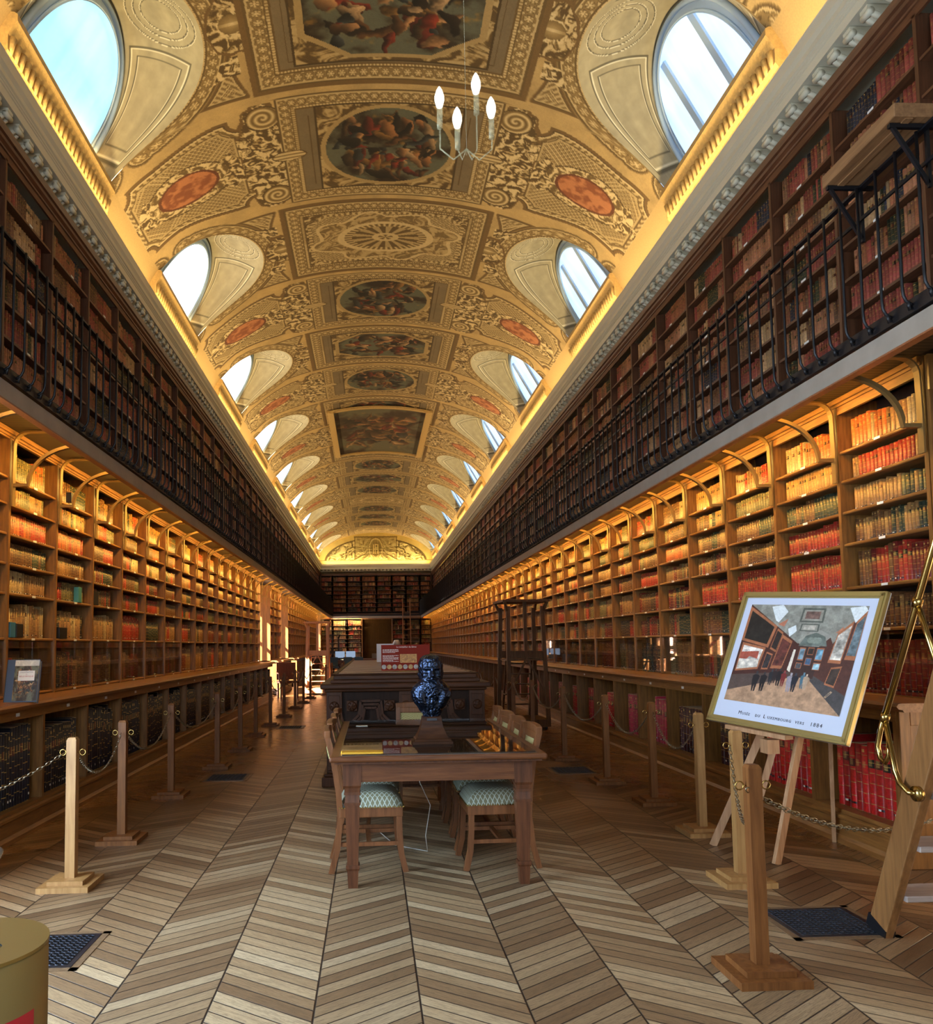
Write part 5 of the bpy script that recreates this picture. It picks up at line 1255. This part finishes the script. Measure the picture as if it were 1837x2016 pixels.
# ------------------------------------------------------------------ floor grilles
GR = mat('cast_iron_grille', lin(52, 56, 66), .35, .7)
def grille(x, y, label, w=.44, d=.42, fine=True):
    t = thing('floor_grille', (x, y, 0), label, 'floor grille', 'cast iron floor grilles')
    B = lambda m, n, mt: m.build(n, mt, t, local=True)
    B(MB().box(-w/2-.06, w/2+.06, -d/2-.06, -d/2-.025, 0, .003).box(-w/2-.06, w/2+.06, d/2+.025, d/2+.06, 0, .003).box(-w/2-.06, -w/2-.025, -d/2-.06, d/2+.06, 0, .003).box(w/2+.025, w/2+.06, -d/2-.06, d/2+.06, 0, .003), 'wood_border', wood('grille_surround', (92, 70, 48), (126, 100, 72), .5))
    B(MB().box(-w/2-.025, w/2+.025, -d/2-.025, -d/2, 0, .005).box(-w/2-.025, w/2+.025, d/2, d/2+.025, 0, .005).box(-w/2-.025, -w/2, -d/2, d/2, 0, .005).box(w/2, w/2+.025, -d/2, d/2, 0, .005), 'frame', GR)
    B(MB().box(-w/2, w/2, -d/2, d/2, .0005, .0015), 'opening', DARK)
    m = MB(); n = 13 if fine else 9
    for i in range(n):
        for j in range(n-1):
            cx_, cyy = -w/2+w*(i+.5)/n+(w/n/2 if j % 2 else 0)*0, -d/2+d*(j+.5)/(n-1); rx, ry = w/n*.52, d/n*.52
            ring = [(cx_+rx*math.cos(a), cyy+ry*math.sin(a), .004) for a in np.linspace(0, 2*PI, 9 if fine else 7)[:-1]]; m.tube(ring, .0042, 4, closed=True)
    B(m, 'lattice', GR); return t
grille(2.26, 4.12, 'black iron floor grille beside the wooden ladder foot', .40, .36)
grille(-1.58, 4.03, 'black iron floor grille beside the bronze bin', .38, .38)
grille(2.22, 9.14, 'floor grille between rope posts right of the table', .38, .40, False)
grille(-1.60, 9.12, 'floor grille in the left aisle beside the fourth rope post', .38, .40, False)
grille(-1.45, 14.6, 'floor grille farther down the left aisle', .38, .40, False)
# ------------------------------------------------------------------ easel with framed print
EW = wood('easel_beech', (150, 108, 74), (184, 142, 104), .45)
PC = Vector((2.778, 5.3, 1.287)); yaw, tilt, pw_, ph_, rl = -1.175, .375, 1.119, .983, -.066
r_ = Vector((math.cos(yaw), math.sin(yaw), 0)); n_ = Vector((math.sin(yaw), -math.cos(yaw), 0)); up_ = Vector((0, 0, 1))*math.cos(tilt)-n_*math.sin(tilt); nn = r_.cross(up_)
r2 = r_*math.cos(rl)+up_*math.sin(rl); u2 = up_*math.cos(rl)-r_*math.sin(rl); nf = (r2.cross(u2))
t = thing('framed_print', (0, 0, 0), 'gold framed print of a picture gallery resting on the easel', 'picture')
mw = Matrix(((r2.x, u2.x, nf.x, PC.x), (r2.y, u2.y, nf.y, PC.y), (r2.z, u2.z, nf.z, PC.z), (0, 0, 0, 1))); t.matrix_world = mw
GOLD = mat('gold_frame', lin(176, 156, 98), .36, .6)
B = lambda m, n, mt: m.build(n, mt, t, local=True)
hw, hh = pw_/2, ph_/2; m = MB()
for k, (e0, e1, z) in enumerate(((0, .014, .012), (.014, .034, .020), (.034, .044, .012))):
    for a, b, c, d in ((-hw+e0, hw-e0, hh-e1, hh-e0), (-hw+e0, hw-e0, -hh+e0, -hh+e1), (-hw+e0, -hw+e1, -hh+e0, hh-e0), (hw-e1, hw-e0, -hh+e0, hh-e0)): m.box(a, b, c, d, -.016, z)
B(m, 'frame', GOLD); B(MB().box(-hw+.04, hw-.04, -hh+.04, hh-.04, -.012, .002), 'mount', mat('mount_board', lin(200, 206, 224), .6)); B(MB().box(-hw, hw, -hh, hh, -.024, -.016), 'backing', mat('backing_white', lin(190, 196, 196), .6))
# picture painted as a colour grid: a plain vaulted picture gallery with visitors
gx, gy = 420, 330; Xp, Yp = np.meshgrid(np.linspace(0, 1, gx), np.linspace(0, 1, gy), indexing='ij')   # y up
c = np.ones((gx, gy, 3))*np.array([150, 146, 136])/255.
def poly(pts, col, nz=.15, k=0):
    ins = np.zeros(Xp.shape, bool); n = len(pts)
    for i in range(n):
        (xa, ya), (xb, yb) = pts[i], pts[(i+1) % n]
        if ya == yb: continue
        cd = ((ya > Yp) != (yb > Yp)) & (Xp < (xb-xa)*(Yp-ya)/(yb-ya)+xa); ins ^= cd
    n_ = fbm(Xp*26+k, Yp*26, k % 5, 4)[ins]; c[ins] = np.array(col)/255.*(1-nz+2*nz*n_)[:, None]; return ins
V0 = (.63, .33)
poly([(0, 0), (1, 0), (1, .22), (.70, .30), (.56, .30), (0, .10)], (176, 138, 108), .22, 1)
poly([(0, .10), (.56, .30), (.56, .36), (0, .26)], (84, 68, 62)); poly([(1, .0), (.70, .28), (.70, .36), (1, .18)], (70, 66, 66))
poly([(0, .26), (.56, .35), (.56, .60), (0, 1.0), (0, .8)], (70, 36, 30)); poly([(1, .18), (.70, .34), (.70, .60), (1, 1)], (80, 46, 38))
poly([(.54, .30), (.72, .30), (.72, .60), (.54, .60)], (60, 40, 36))
poly([(0, 1), (.52, .62), (.60, .74), (.68, .76), (.76, .72), (.80, .64), (1, .98), (1, 1)], (140, 138, 128), .25, 2)
poly([(.53, .60), (.57, .70), (.65, .735), (.73, .70), (.76, .61)], (104, 112, 104), .3, 3)
for a in np.linspace(0, 2*PI, 5)[:-1]: poly([(.65+.05*math.cos(a+t_)*.6+.03*math.cos(a), .66+.03*math.sin(a+t_)+.0) for t_ in np.linspace(0, 2*PI, 12)[:-1]], (132, 140, 128), .3, 4)
for pts in ([(.20, .98), (.30, 1), (.36, .93), (.30, .82), (.27, .84)], [(.40, .76), (.46, .80), (.48, .74), (.43, .68)], [(.86, .98), (.97, 1), (1, .96), (.93, .84)]): poly(pts, (222, 226, 226), .05, 2)
for (x, y, w, h) in ((.58, .90, .20, .14), (.58, .78, .16, .075)):
    poly([(x-w/2, y-h/2), (x+w/2, y-h/2+.0), (x+w/2*.95, y+h/2), (x-w/2*.95, y+h/2)], (84, 88, 80), .2, 2); poly([(x-w*.42, y-h*.38), (x+w*.42, y-h*.38), (x+w*.4, y+h*.38), (x-w*.4, y+h*.38)], (150, 146, 134), .2, 3)
    poly([(x-w*.3, y-h*.26), (x+w*.3, y-h*.26), (x+w*.3, y+h*.26), (x-w*.3, y+h*.26)], (110, 84, 76) if w > .18 else (168, 160, 148), .5, 4)
poly([(.30, .80), (.38, .86), (.36, .78)], (176, 110, 84)); poly([(.80, .74), (.85, .80), (.86, .74)], (186, 120, 92))
def frm(p, inner, fr_=(168, 104, 70), t_=.1, k=0):
    poly(p, fr_, .12, k); cx = sum(q[0] for q in p)/4; cyy = sum(q[1] for q in p)/4; return poly([(cx+(a-cx)*(1-t_*1.6), cyy+(b-cyy)*(1-t_*1.9)) for a, b in p], inner, .55, k+1)
frm([(.0, .62), (.0, .98), (.30, .78), (.27, .56)], (34, 30, 26)); frm([(.02, .30), (.02, .60), (.25, .56), (.23, .34)], (196, 186, 176), k=2); frm([(.29, .55), (.31, .76), (.37, .72), (.35, .52)], (40, 32, 30))
frm([(.26, .34), (.27, .52), (.33, .50), (.32, .345)], (52, 48, 50)); frm([(.34, .36), (.37, .70), (.47, .64), (.44, .365)], (90, 46, 40), k=3); frm([(.55, .46), (.55, .585), (.60, .585), (.60, .46)], (120, 146, 160), k=1)
frm([(.62, .52), (.62, .59), (.67, .59), (.67, .52)], (60, 50, 44)); frm([(.69, .47), (.69, .59), (.75, .59), (.75, .47)], (110, 150, 170), k=2); frm([(.62, .42), (.62, .49), (.67, .49), (.67, .42)], (70, 96, 124)); frm([(.69, .38), (.69, .45), (.75, .45), (.75, .38)], (150, 180, 190)); frm([(.55, .38), (.55, .44), (.60, .44), (.60, .38)], (80, 84, 88))
frm([(.80, .46), (.82, .74), (.92, .86), (.90, .46)], (190, 182, 170), k=3); frm([(.92, .50), (.94, .86), (1, .96), (1, .5)], (96, 110, 116)); frm([(.82, .26), (.84, .42), (.92, .44), (.90, .24)], (60, 48, 42)); poly([(.49, .36), (.50, .56), (.52, .56), (.52, .34)], (226, 214, 196), .05)
poly([(.03, .33), (.03, .50), (.20, .52), (.20, .44), (.12, .46)], (172, 84, 66), .2, 1); poly([(.03, .32), (.22, .36), (.22, .43), (.03, .43)], (214, 204, 190), .35, 2)
for (x, y, h, col) in ((.24, .12, .20, (26, 24, 28)), (.31, .13, .19, (24, 22, 26)), (.37, .20, .15, (30, 36, 42)), (.44, .20, .17, (24, 22, 26)), (.40, .22, .14, (40, 30, 32)), (.48, .20, .15, (120, 40, 40)), (.54, .155, .18, (150, 142, 150)), (.58, .16, .18, (28, 32, 42)), (.645, .20, .15, (70, 104, 120)), (.67, .19, .15, (176, 150, 126))):
    w = h*.17; poly([(x-w*.35, y), (x-w*.8, y+h*.45), (x-w*.9, y+h*.78), (x-w*.3, y+h*.84), (x+w*.4, y+h*.84), (x+w, y+h*.76), (x+w*.7, y+h*.45), (x+w*.5, y), (x+w*.15, y), (x, y+h*.4), (x-w*.1, y)], col, .1, 2)
    poly([(x-w*.25, y+h*.85), (x+w*.3, y+h*.85), (x+w*.3, y+h*1.0), (x-w*.25, y+h*1.0)], tuple(min(255, q+30) for q in col), .1)
poly([(.86, .14), (.90, .20), (.885, .21), (.845, .15)], (170, 140, 110)); poly([(.865, .155), (.89, .19), (.88, .197), (.855, .162)], (110, 100, 92))
iw, ih = pw_-.20, ph_-.26; P = np.stack([(Xp-.5)*iw, (Yp-.5)*ih+.035, np.full(Xp.shape, .004)], -1)
pm = bpy.data.objects.new('picture_sheet', grid_mesh('print', P, s2l(c), colmat('print_ink', .55, 80, .10))); C.objects.link(pm); pm.parent = t
INK = mat('caption_ink', lin(60, 60, 70), .6)
w_ = 0
xx_ = -.30
for word, big_ in (('M', 1), ('USÉE', 0), (' ', 0), ('DU', 0), (' ', 0), ('L', 1), ('UXEMBOURG', 0), (' ', 0), ('VERS', 0), (' ', 0), ('1884', 1)):
    if word == ' ': xx_ += .022; continue
    sz = .036 if big_ else .026
    o = text(word, sz, t, (xx_, -hh+.078, .004), (0, 0, 0), INK, sp_=1.28)
    xx_ += len(word)*sz*(.82 if word != '1884' else .72)+.004
# easel
def onfloor(p): return Vector((p[0], p[1], 0))
t = thing('easel', (2.7, 5.5, 0), 'pale beech folding easel carrying the framed print', 'easel')
B = lambda m, n: m.build(n, EW, t)
bot = PC-u2*(hh+.0); topc = PC+u2*hh-nf*.05; bk = -nf*.05
la = Vector((2.37, 5.70, 0)); lb2 = Vector((2.56, 5.18, 0)); lc = Vector((3.25, 5.72, 0)); apex = PC+u2*.52-nf*.10
m = MB(); m.beam(la, apex, .028, .05); B(m, 'leg'); m = MB(); m.beam(lb2, apex+r2*.03, .028, .05); B(m, 'leg'); m = MB(); m.beam(lc, apex-nf*.03, .026, .045); B(m, 'leg'); 
m = MB(); m.beam((2.50, 5.47, .03), PC+bk+u2*.3, .024, .04); B(m, 'mast')
m = MB(); m.beam(bot-r2*.34+nf*.01-u2*.02, bot+r2*.16+nf*.01-u2*.02, .07, .028); B(m, 'ledge')
m = MB(); m.box(bot.x-.05, bot.x+.03, bot.y-.05, bot.y+.05, bot.z-.14, bot.z-.05); B(m, 'clamp')
# ------------------------------------------------------------------ wooden steps with brass rail, right foreground
t = thing('step_ladder', (2.6, 3.75, 0), 'oak step ladder with brass handrail at the right edge of the view', 'ladder')
LW = wood('steps_oak', (108, 72, 38), (146, 102, 60), .35)
B = lambda m, n, mt, b=0: m.build(n, mt, t, bevel=b)
f0 = Vector((2.45, 3.95, .0)); up1 = Vector((2.45, 3.12, 1.85))
for i, dx in enumerate((0, .62)):
    m = MB(); m.beam(f0+Vector((dx, 0, 0)), up1+Vector((dx, 0, 0)), .045, .13, up=(0, 1, 0)); B(m, 'stringer', LW, .006)
    m = MB(); m.beam(f0+Vector((dx+.0, .005, -.0)), f0+Vector((dx, -.02, .06)), .05, .14, up=(0, 1, 0)); B(m, 'rubber_foot', BLK)
TRD = wood('tread_oak', (132, 118, 112), (170, 156, 148), .3, (1.2, 14, 14))
for i in range(6):
    z = .20+i*.255; y = 3.95-.83*z/1.85; B(MB().box(2.47, 3.05, y-.10, y+.10, z, z+.028), 'tread', TRD, .004)
def rail(x):
    m = MB(); q = lambda y, z: (x, y, z)
    m.tube([(x+.02, 3.57, .735), q(3.60, .735), q(3.66, .765), q(3.69, .82), q(3.742, 1.04)], .013, 10)
    lp = [(3.75, 1.06), (3.785, .99), (3.81, .915), (3.795, .86), (3.76, .845), (3.73, .88), (3.722, .95)]
    m.tube([q(a, b) for a, b in lp], .012, 10)
    m.tube([q(3.745, 1.06), q(3.472, 1.585), q(3.387, 1.745), q(3.05, 2.38)], .015, 10); m.tube([q(3.75, 1.04), q(3.735, 1.075)], .021, 10)
    m.tube([q(3.48, 1.565), q(3.462, 1.60)], .023, 10); m.tube([q(3.475, 1.58), q(3.42, 1.44), q(3.33, 1.22)], .013, 10)
    return m
B(rail(2.40), 'handrail', BRASS)
m = MB(); m.tube([(2.405, 3.57, .735), (2.43, 3.57, .735)], .034, 16); B(m, 'rail_flange', BRASS)
# ------------------------------------------------------------------ reading desk board on the right gallery
t = thing('gallery_desk', (SX(1, 2.33), 3.95, 4.1), 'plain wooden desk board bracketed over the right gallery railing', 'desk')
B = lambda m, n, mt, b=0: m.build(n, mt, t, bevel=b)
DW = wood('desk_board', (112, 76, 46), (150, 108, 70), .45, (14, 1.2, 14))
B(MB().box(2.735, 3.03, 3.92, 4.60, 4.125, 4.20), 'board', DW, .004); B(MB().box(2.80, 2.84, 3.93, 4.59, 4.118, 4.125), 'batten', DW)
for y in (3.98, 4.56):
    m = MB(); m.beam((2.74, y, 4.11), (3.02, y, 4.11), .022, .022, up=(0, 1, 0)); m.beam((2.76, y, 4.105), (2.94, y, 3.80), .018, .018, up=(0, 1, 0)); m.beam((2.945, y, 4.12), (2.945, y, 3.78), .018, .018, up=(0, 1, 0)); B(m, 'bracket', BLK)
# ------------------------------------------------------------------ bronze bin
t = thing('waste_bin', (-1.0, 2.05, 0), 'bronze cylindrical bin with a hole in its lid at the lower left', 'bin')
BN = mat('bronze_sheet', lin(150, 128, 78), .38, .55, .08, 3); BNL = mat('bronze_lid', lin(138, 112, 56), .42, .5)
hb = .72
MB().lathe([(.205, 0), (.205, .02), (.20, .03), (.20, hb-.004)], 0, 0, 64).build('body', BN, t, local=True)
m = MB(); n = 48; o1 = [(.202*math.cos(2*PI*k/n), .202*math.sin(2*PI*k/n), hb) for k in range(n)]; o0 = [(p[0], p[1], hb-.008) for p in o1]; ih_ = [(.035*math.cos(2*PI*k/n)+.075, .030*math.sin(2*PI*k/n)-.02, hb) for k in range(n)]; id_ = [(p[0], p[1], hb-.05) for p in ih_]
m.add(o0+o1+ih_+id_, [(k, (k+1) % n, n+(k+1) % n, n+k) for k in range(n)]+[(n+k, n+(k+1) % n, 2*n+(k+1) % n, 2*n+k) for k in range(n)]); m.build('lid', BNL, t, local=True)
MB().add(id_+ih_, [(k, (k+1) % n, n+(k+1) % n, n+k) for k in range(n)]+[tuple(range(n))]).build('opening', DARK, t, local=True)
RED = mat('red_sticker', lin(176, 24, 40), .45)
m = MB(); vs = []; aa_ = np.linspace(-.62, -.20, 10)
for a in aa_: vs += [(.2015*math.cos(a), .2015*math.sin(a), .28), (.2015*math.cos(a), .2015*math.sin(a), .585)]
m.add(vs, [(2*i, 2*i+2, 2*i+3, 2*i+1) for i in range(9)], 0, True); st_ = m.build('sticker', RED, t, local=True)
CRM = mat('sticker_cream', lin(196, 180, 130), .5); m = MB(); R3 = .2025
C3 = lambda a, z: (R3*math.cos(a), R3*math.sin(a), z)
m.tube([C3(-.50+.07*math.cos(x), .535+.03*math.sin(x)) for x in np.linspace(.6, 5.4, 14)], .0022, 5)
m.tube([C3(-.44, .53), C3(-.36, .46), C3(-.33, .38)], .0016, 5)
vs = [C3(-.52, .30), C3(-.40, .30), C3(-.40, .44), C3(-.43, .47), C3(-.49, .47), C3(-.52, .44)]; m.add(vs, [tuple(range(6))]); m.build('extinguisher_symbol', CRM, st_, local=True)
# small clear acrylic stand edge at far left
o = MB().tube([(-1.75, 2.62, .80), (-1.20, 2.62, .80), (-1.165, 2.62, .78)], .035, 16).box(-1.6, -1.55, 2.6, 2.64, 0, .79).build('acrylic_stand', mat('frosted_acrylic', lin(120, 112, 106), .25), bevel=.01); tag(o, 'rounded grey acrylic stand end entering at the far left', 'stand')
# ------------------------------------------------------------------ book displayed on the left worktop
t = thing('display_book', (-2.83, 6.42, 1.028), 'large illustrated book standing on the left worktop', 'book', rz=.0)
dxr = Vector((.38, .0, 0))
t.rotation_euler = (-.28, 0, .12)
BC = mat('cover_blue', lin(58, 76, 104), .4); B = lambda m, n, mt: m.build(n, mt, t, local=True)
B(MB().box(0, .23, -.0, .045, 0, .33), 'pages', mat('page_edge', lin(200, 190, 168), .7)); B(MB().box(-.006, .002, -.004, .05, -.002, .335), 'spine', mat('spine_dark', lin(28, 30, 38), .4)); B(MB().box(0, .236, -.006, -.0, -.002, .335).box(0, .236, .045, .05, -.002, .335), 'cover', BC)
X2, Y2 = np.meshgrid(np.linspace(0, 1, 70), np.linspace(0, 1, 110), indexing='ij'); pc2 = painting(X2*2-1, Y2*2-1, 77, 1.0, 12); pc2 = np.where((Y2 > .86)[..., None], np.array([206, 200, 190])/255.*(.8+.3*fbm(X2*9, Y2*9, 2, 3))[..., None], pc2)
P = np.stack([.055+X2*.178, np.full(X2.shape, -.0072), .005+Y2*.325], -1); o = bpy.data.objects.new('cover_picture', grid_mesh('cover', P, s2l(pc2), MATS['print_ink'])); C.objects.link(o); o.parent = t
B(MB().box(.085, .205, -.0085, -.0075, .165, .245), 'title_card', mat('title_white', lin(226, 220, 214), .6))
text("L'ILLUSTRATION", .0125, t, (.145, -.0095, .228), (PI/2, 0, 0), INK, align='CENTER', ext=.0002); text('La', .012, t, (.145, -.0095, .214), (PI/2, 0, 0), mat('title_red', lin(170, 30, 40), .5), align='CENTER', ext=.0002)
text('BELLE ÉPOQUE', .0155, t, (.145, -.0095, .194), (PI/2, 0, 0), MATS['title_red'], align='CENTER', ext=.0002)
# dark and teal boxes standing among the left books
for (k, i, dy, w, h, cn, lab, zz) in ((2, 1, .08, .10, .13, (52, 110, 136), 'small teal box at the left of the shelf above the first glass doors', 0), (2, 1, .20, .13, .12, (22, 20, 24), 'small black box beside the teal box above the glass doors', 0), (3, 1, .12, .20, .11, (20, 18, 22), 'wide black box on the shelf above the second glass doors', 0), (3, 2, .62, .09, .16, (64, 128, 128), 'teal booklet standing before the books in the third left bay', 0), (4, 2, .06, .16, .15, (16, 18, 24), 'black angled file holder in the fourth left bay', 0), (3, 6, .02, .06, .10, (20, 20, 24), 'black loudspeaker on a left gallery bracket', 0)):
    y = LBAY0+LP*k+dy; z = ROWS_L[i] if i != 6 else 2.84; x = SX(-1, A_LOW+.03 if i != 6 else 3.20)
    o = MB().box(x-.03, x+.02, y, y+w, z+.002, z+h).build('box', mat('box_%d' % (k*10+i+int(dy*100)), lin(cn), .5), bevel=.003); tag(o, lab, 'box')
# ------------------------------------------------------------------ reflection of candle lights behind the camera, built as a faint hanging object
t = thing('chandelier_reflection', (.45, 3.5, 3.7), 'faint reflection of four candle lights, built as a hanging object', 'chandelier_reflection')
GLS = mat('candle_sleeve', lin(206, 200, 160), .3); N = GLS.node_tree.nodes; L = GLS.node_tree.links; tr = N.new('ShaderNodeBsdfTransparent'); mx = N.new('ShaderNodeMixShader'); mx.inputs[0].default_value = .28
L.new(tr.outputs[0], mx.inputs[1]); L.new(N['Principled BSDF'].outputs[0], mx.inputs[2]); L.new(mx.outputs[0], N['Material Output'].inputs[0])
BULB = mat('candle_bulb', lin(240, 244, 235), .3, emis=(1, .95, .8, 1), es=.55); bl_ = MB().lathe([(.006, -.005), (.014, .0), (.022, .03), (.022, .05), (.014, .078), (.004, .096), (.0, .098)], 0, 0, 16).mesh('bulb', BULB)
for (x, y, z) in ((.331, 3.5, 3.846), (.498, 3.5, 3.914), (.41, 3.5, 3.751), (.565, 3.5, 3.802)):
    lx, ly, lz = x-.45, y-3.5, z-3.7; m = MB(); m.lathe([(.013, lz-.10), (.013, lz)], lx, ly, 12); m.build('candle', GLS, t, local=True); inst(bl_, 'bulb', t, (lx, ly, lz))
    m = MB(); m.tube([(0, 0, -.05), (lx*.5, ly*.5, -.10), (lx, ly, -.05), (lx, ly, lz-.10)], .004, 6); m.build('arm', GLS, t, local=True)
m = MB(); m.tube([(0, 0, -.08), (0, 0, 4.4)], .0012, 6); m.build('stem', GLS, t, local=True)
# ------------------------------------------------------------------ power cord under the table
o = MB().tube([(.30, 5.9, .70), (.33, 5.85, .45), (.40, 5.8, .30), (.36, 5.75, .1), (.37, 5.7, .006), (.15, 5.9, .006), (.05, 6.3, .006)], .0035, 6).build('power_cord', mat('cord_white', lin(190, 186, 176), .5)); tag(o, 'thin pale power cord hanging under the reading table', 'cord')
# ------------------------------------------------------------------ far desks, screens, lamp, armchair
def desk(x, y, w, d, label):
    t = thing('desk', (x, y, 0), label, 'desk', 'desks at the far end'); dw = wood('far_desk', (120, 70, 46), (160, 104, 70), .35, (1.2, 14, 14))
    MB().box(-w/2, w/2, -d/2, d/2, .73, .77).build('desktop', dw, t, local=True); MB().box(-w/2+.05, w/2-.05, -d/2+.05, -d/2+.08, .60, .73).build('apron', dw, t, local=True)
    for a in (-1, 1):
        for b in (-1, 1): MB().box(a*(w/2-.06)-.03, a*(w/2-.06)+.03, b*(d/2-.06)-.03, b*(d/2-.06)+.03, 0, .73).build('leg', dw, t, local=True)
desk(-1.3, 38.5, 1.6, .8, 'brown desk with screens at the far left'); desk(.75, 34.0, 2.2, .9, 'long brown desk beyond the coin cabinet'); desk(.2, 42.0, 2.4, .9, 'brown desk before the far double door')
BLU = mat('blue_fabric', lin(80, 116, 150), .7)
for i, x in enumerate((-1.75, -1.1, -.6)):
    t = thing('office_chair', (x, 37.5, 0), f'blue office chair at the far left desk, {ORD[i]} from the left', 'chair', 'blue office chairs'); MB().box(-.22, .22, -.22, .22, .42, .48).build('seat', BLU, t, local=True, bevel=.02); MB().box(-.2, .2, -.24, -.2, .5, .92).build('backrest', BLU, t, local=True, bevel=.02); MB().tube([(0, 0, .05), (0, 0, .42)], .03, 8).build('column', BLK, t, local=True); MB().box(-.25, .25, -.03, .03, 0, .05).box(-.03, .03, -.25, .25, 0, .05).build('base', BLK, t, local=True)
for i, (x, y) in enumerate(((-1.5, 38.5), (-1.0, 38.6))):
    t = thing('monitor', (x, y, .772), f'bluish computer screen on the far left desk, {ORD[i]} from the left', 'monitor', 'computer screens on the far desk'); MB().box(-.22, .22, -.01, .02, .10, .40).build('screen', mat('lit_screen', lin(120, 150, 180), .3, emis=(.5, .7, 1, 1), es=.25), t, local=True); MB().box(-.08, .08, -.06, .06, 0, .012).box(-.02, .02, 0, .02, .012, .12).build('stand', BLK, t, local=True)
o = MB().box(-.0, .9, 41.8, 42.1, .772, 1.02).build('paper_stack', mat('grey_card', lin(150, 146, 138), .7)); tag(o, 'grey archive box lying on the desk before the far door', 'box')
t = thing('table_lamp', (1.35, 44.5, .0), 'white shaded lamp standing before the far right shelves', 'lamp'); MB().tube([(0, 0, 0), (0, 0, 1.45)], .02, 8).build('stem', BRASS, t, local=True); MB().lathe([(.25, 1.45), (.12, 1.72), (.115, 1.72), (.245, 1.45)], 0, 0, 20).build('lamp_shade', mat('lamp_shade_white', lin(226, 232, 240), .6), t, local=True)
t = thing('armchair', (-2.35, 22.9, 0), 'dark wooden armchair standing in front of the first window', 'chair', rz=.3); AW_ = wood('armchair_wood', (96, 50, 36), (126, 74, 54), .3)
B = lambda m, n: m.build(n, AW_, t, local=True, bevel=.004)
B(MB().box(-.27, .27, -.25, .25, .42, .48), 'seat'); B(MB().box(-.27, .27, .22, .26, .5, .98), 'backrest')
for a in (-1, 1):
    m = MB(); m.tube([(a*.27, .24, .72), (a*.30, 0, .70), (a*.29, -.22, .68), (a*.27, -.24, .46)], .022, 8); B(m, 'armrest')
    for b in (-1, 1): B(MB().box(a*.23-.022, a*.23+.022, b*.21-.022, b*.21+.022, 0, .42), 'leg')
# far wall ladder
t = thing('library_ladder', (XC+(2.75-.385)*.8547-.25, Y_END-1.0, 0), 'tall narrow wooden ladder leaning on the far wall right of the door', 'ladder'); lw3 = wood('far_ladder', (140, 92, 56), (170, 120, 78), .5)
for a in (-.24, .24):
    m = MB(); m.beam((a, 0, 0), (a*.9, .25, 4.2), .05, .07, up=(0, 1, 0)); m.build('stringer', lw3, t, local=True)
for i in range(11): MB().box(-.23, .23, .02+i*.021-.04, .02+i*.021+.04, .3+i*.34, .33+i*.34).build('tread', lw3, t, local=True)
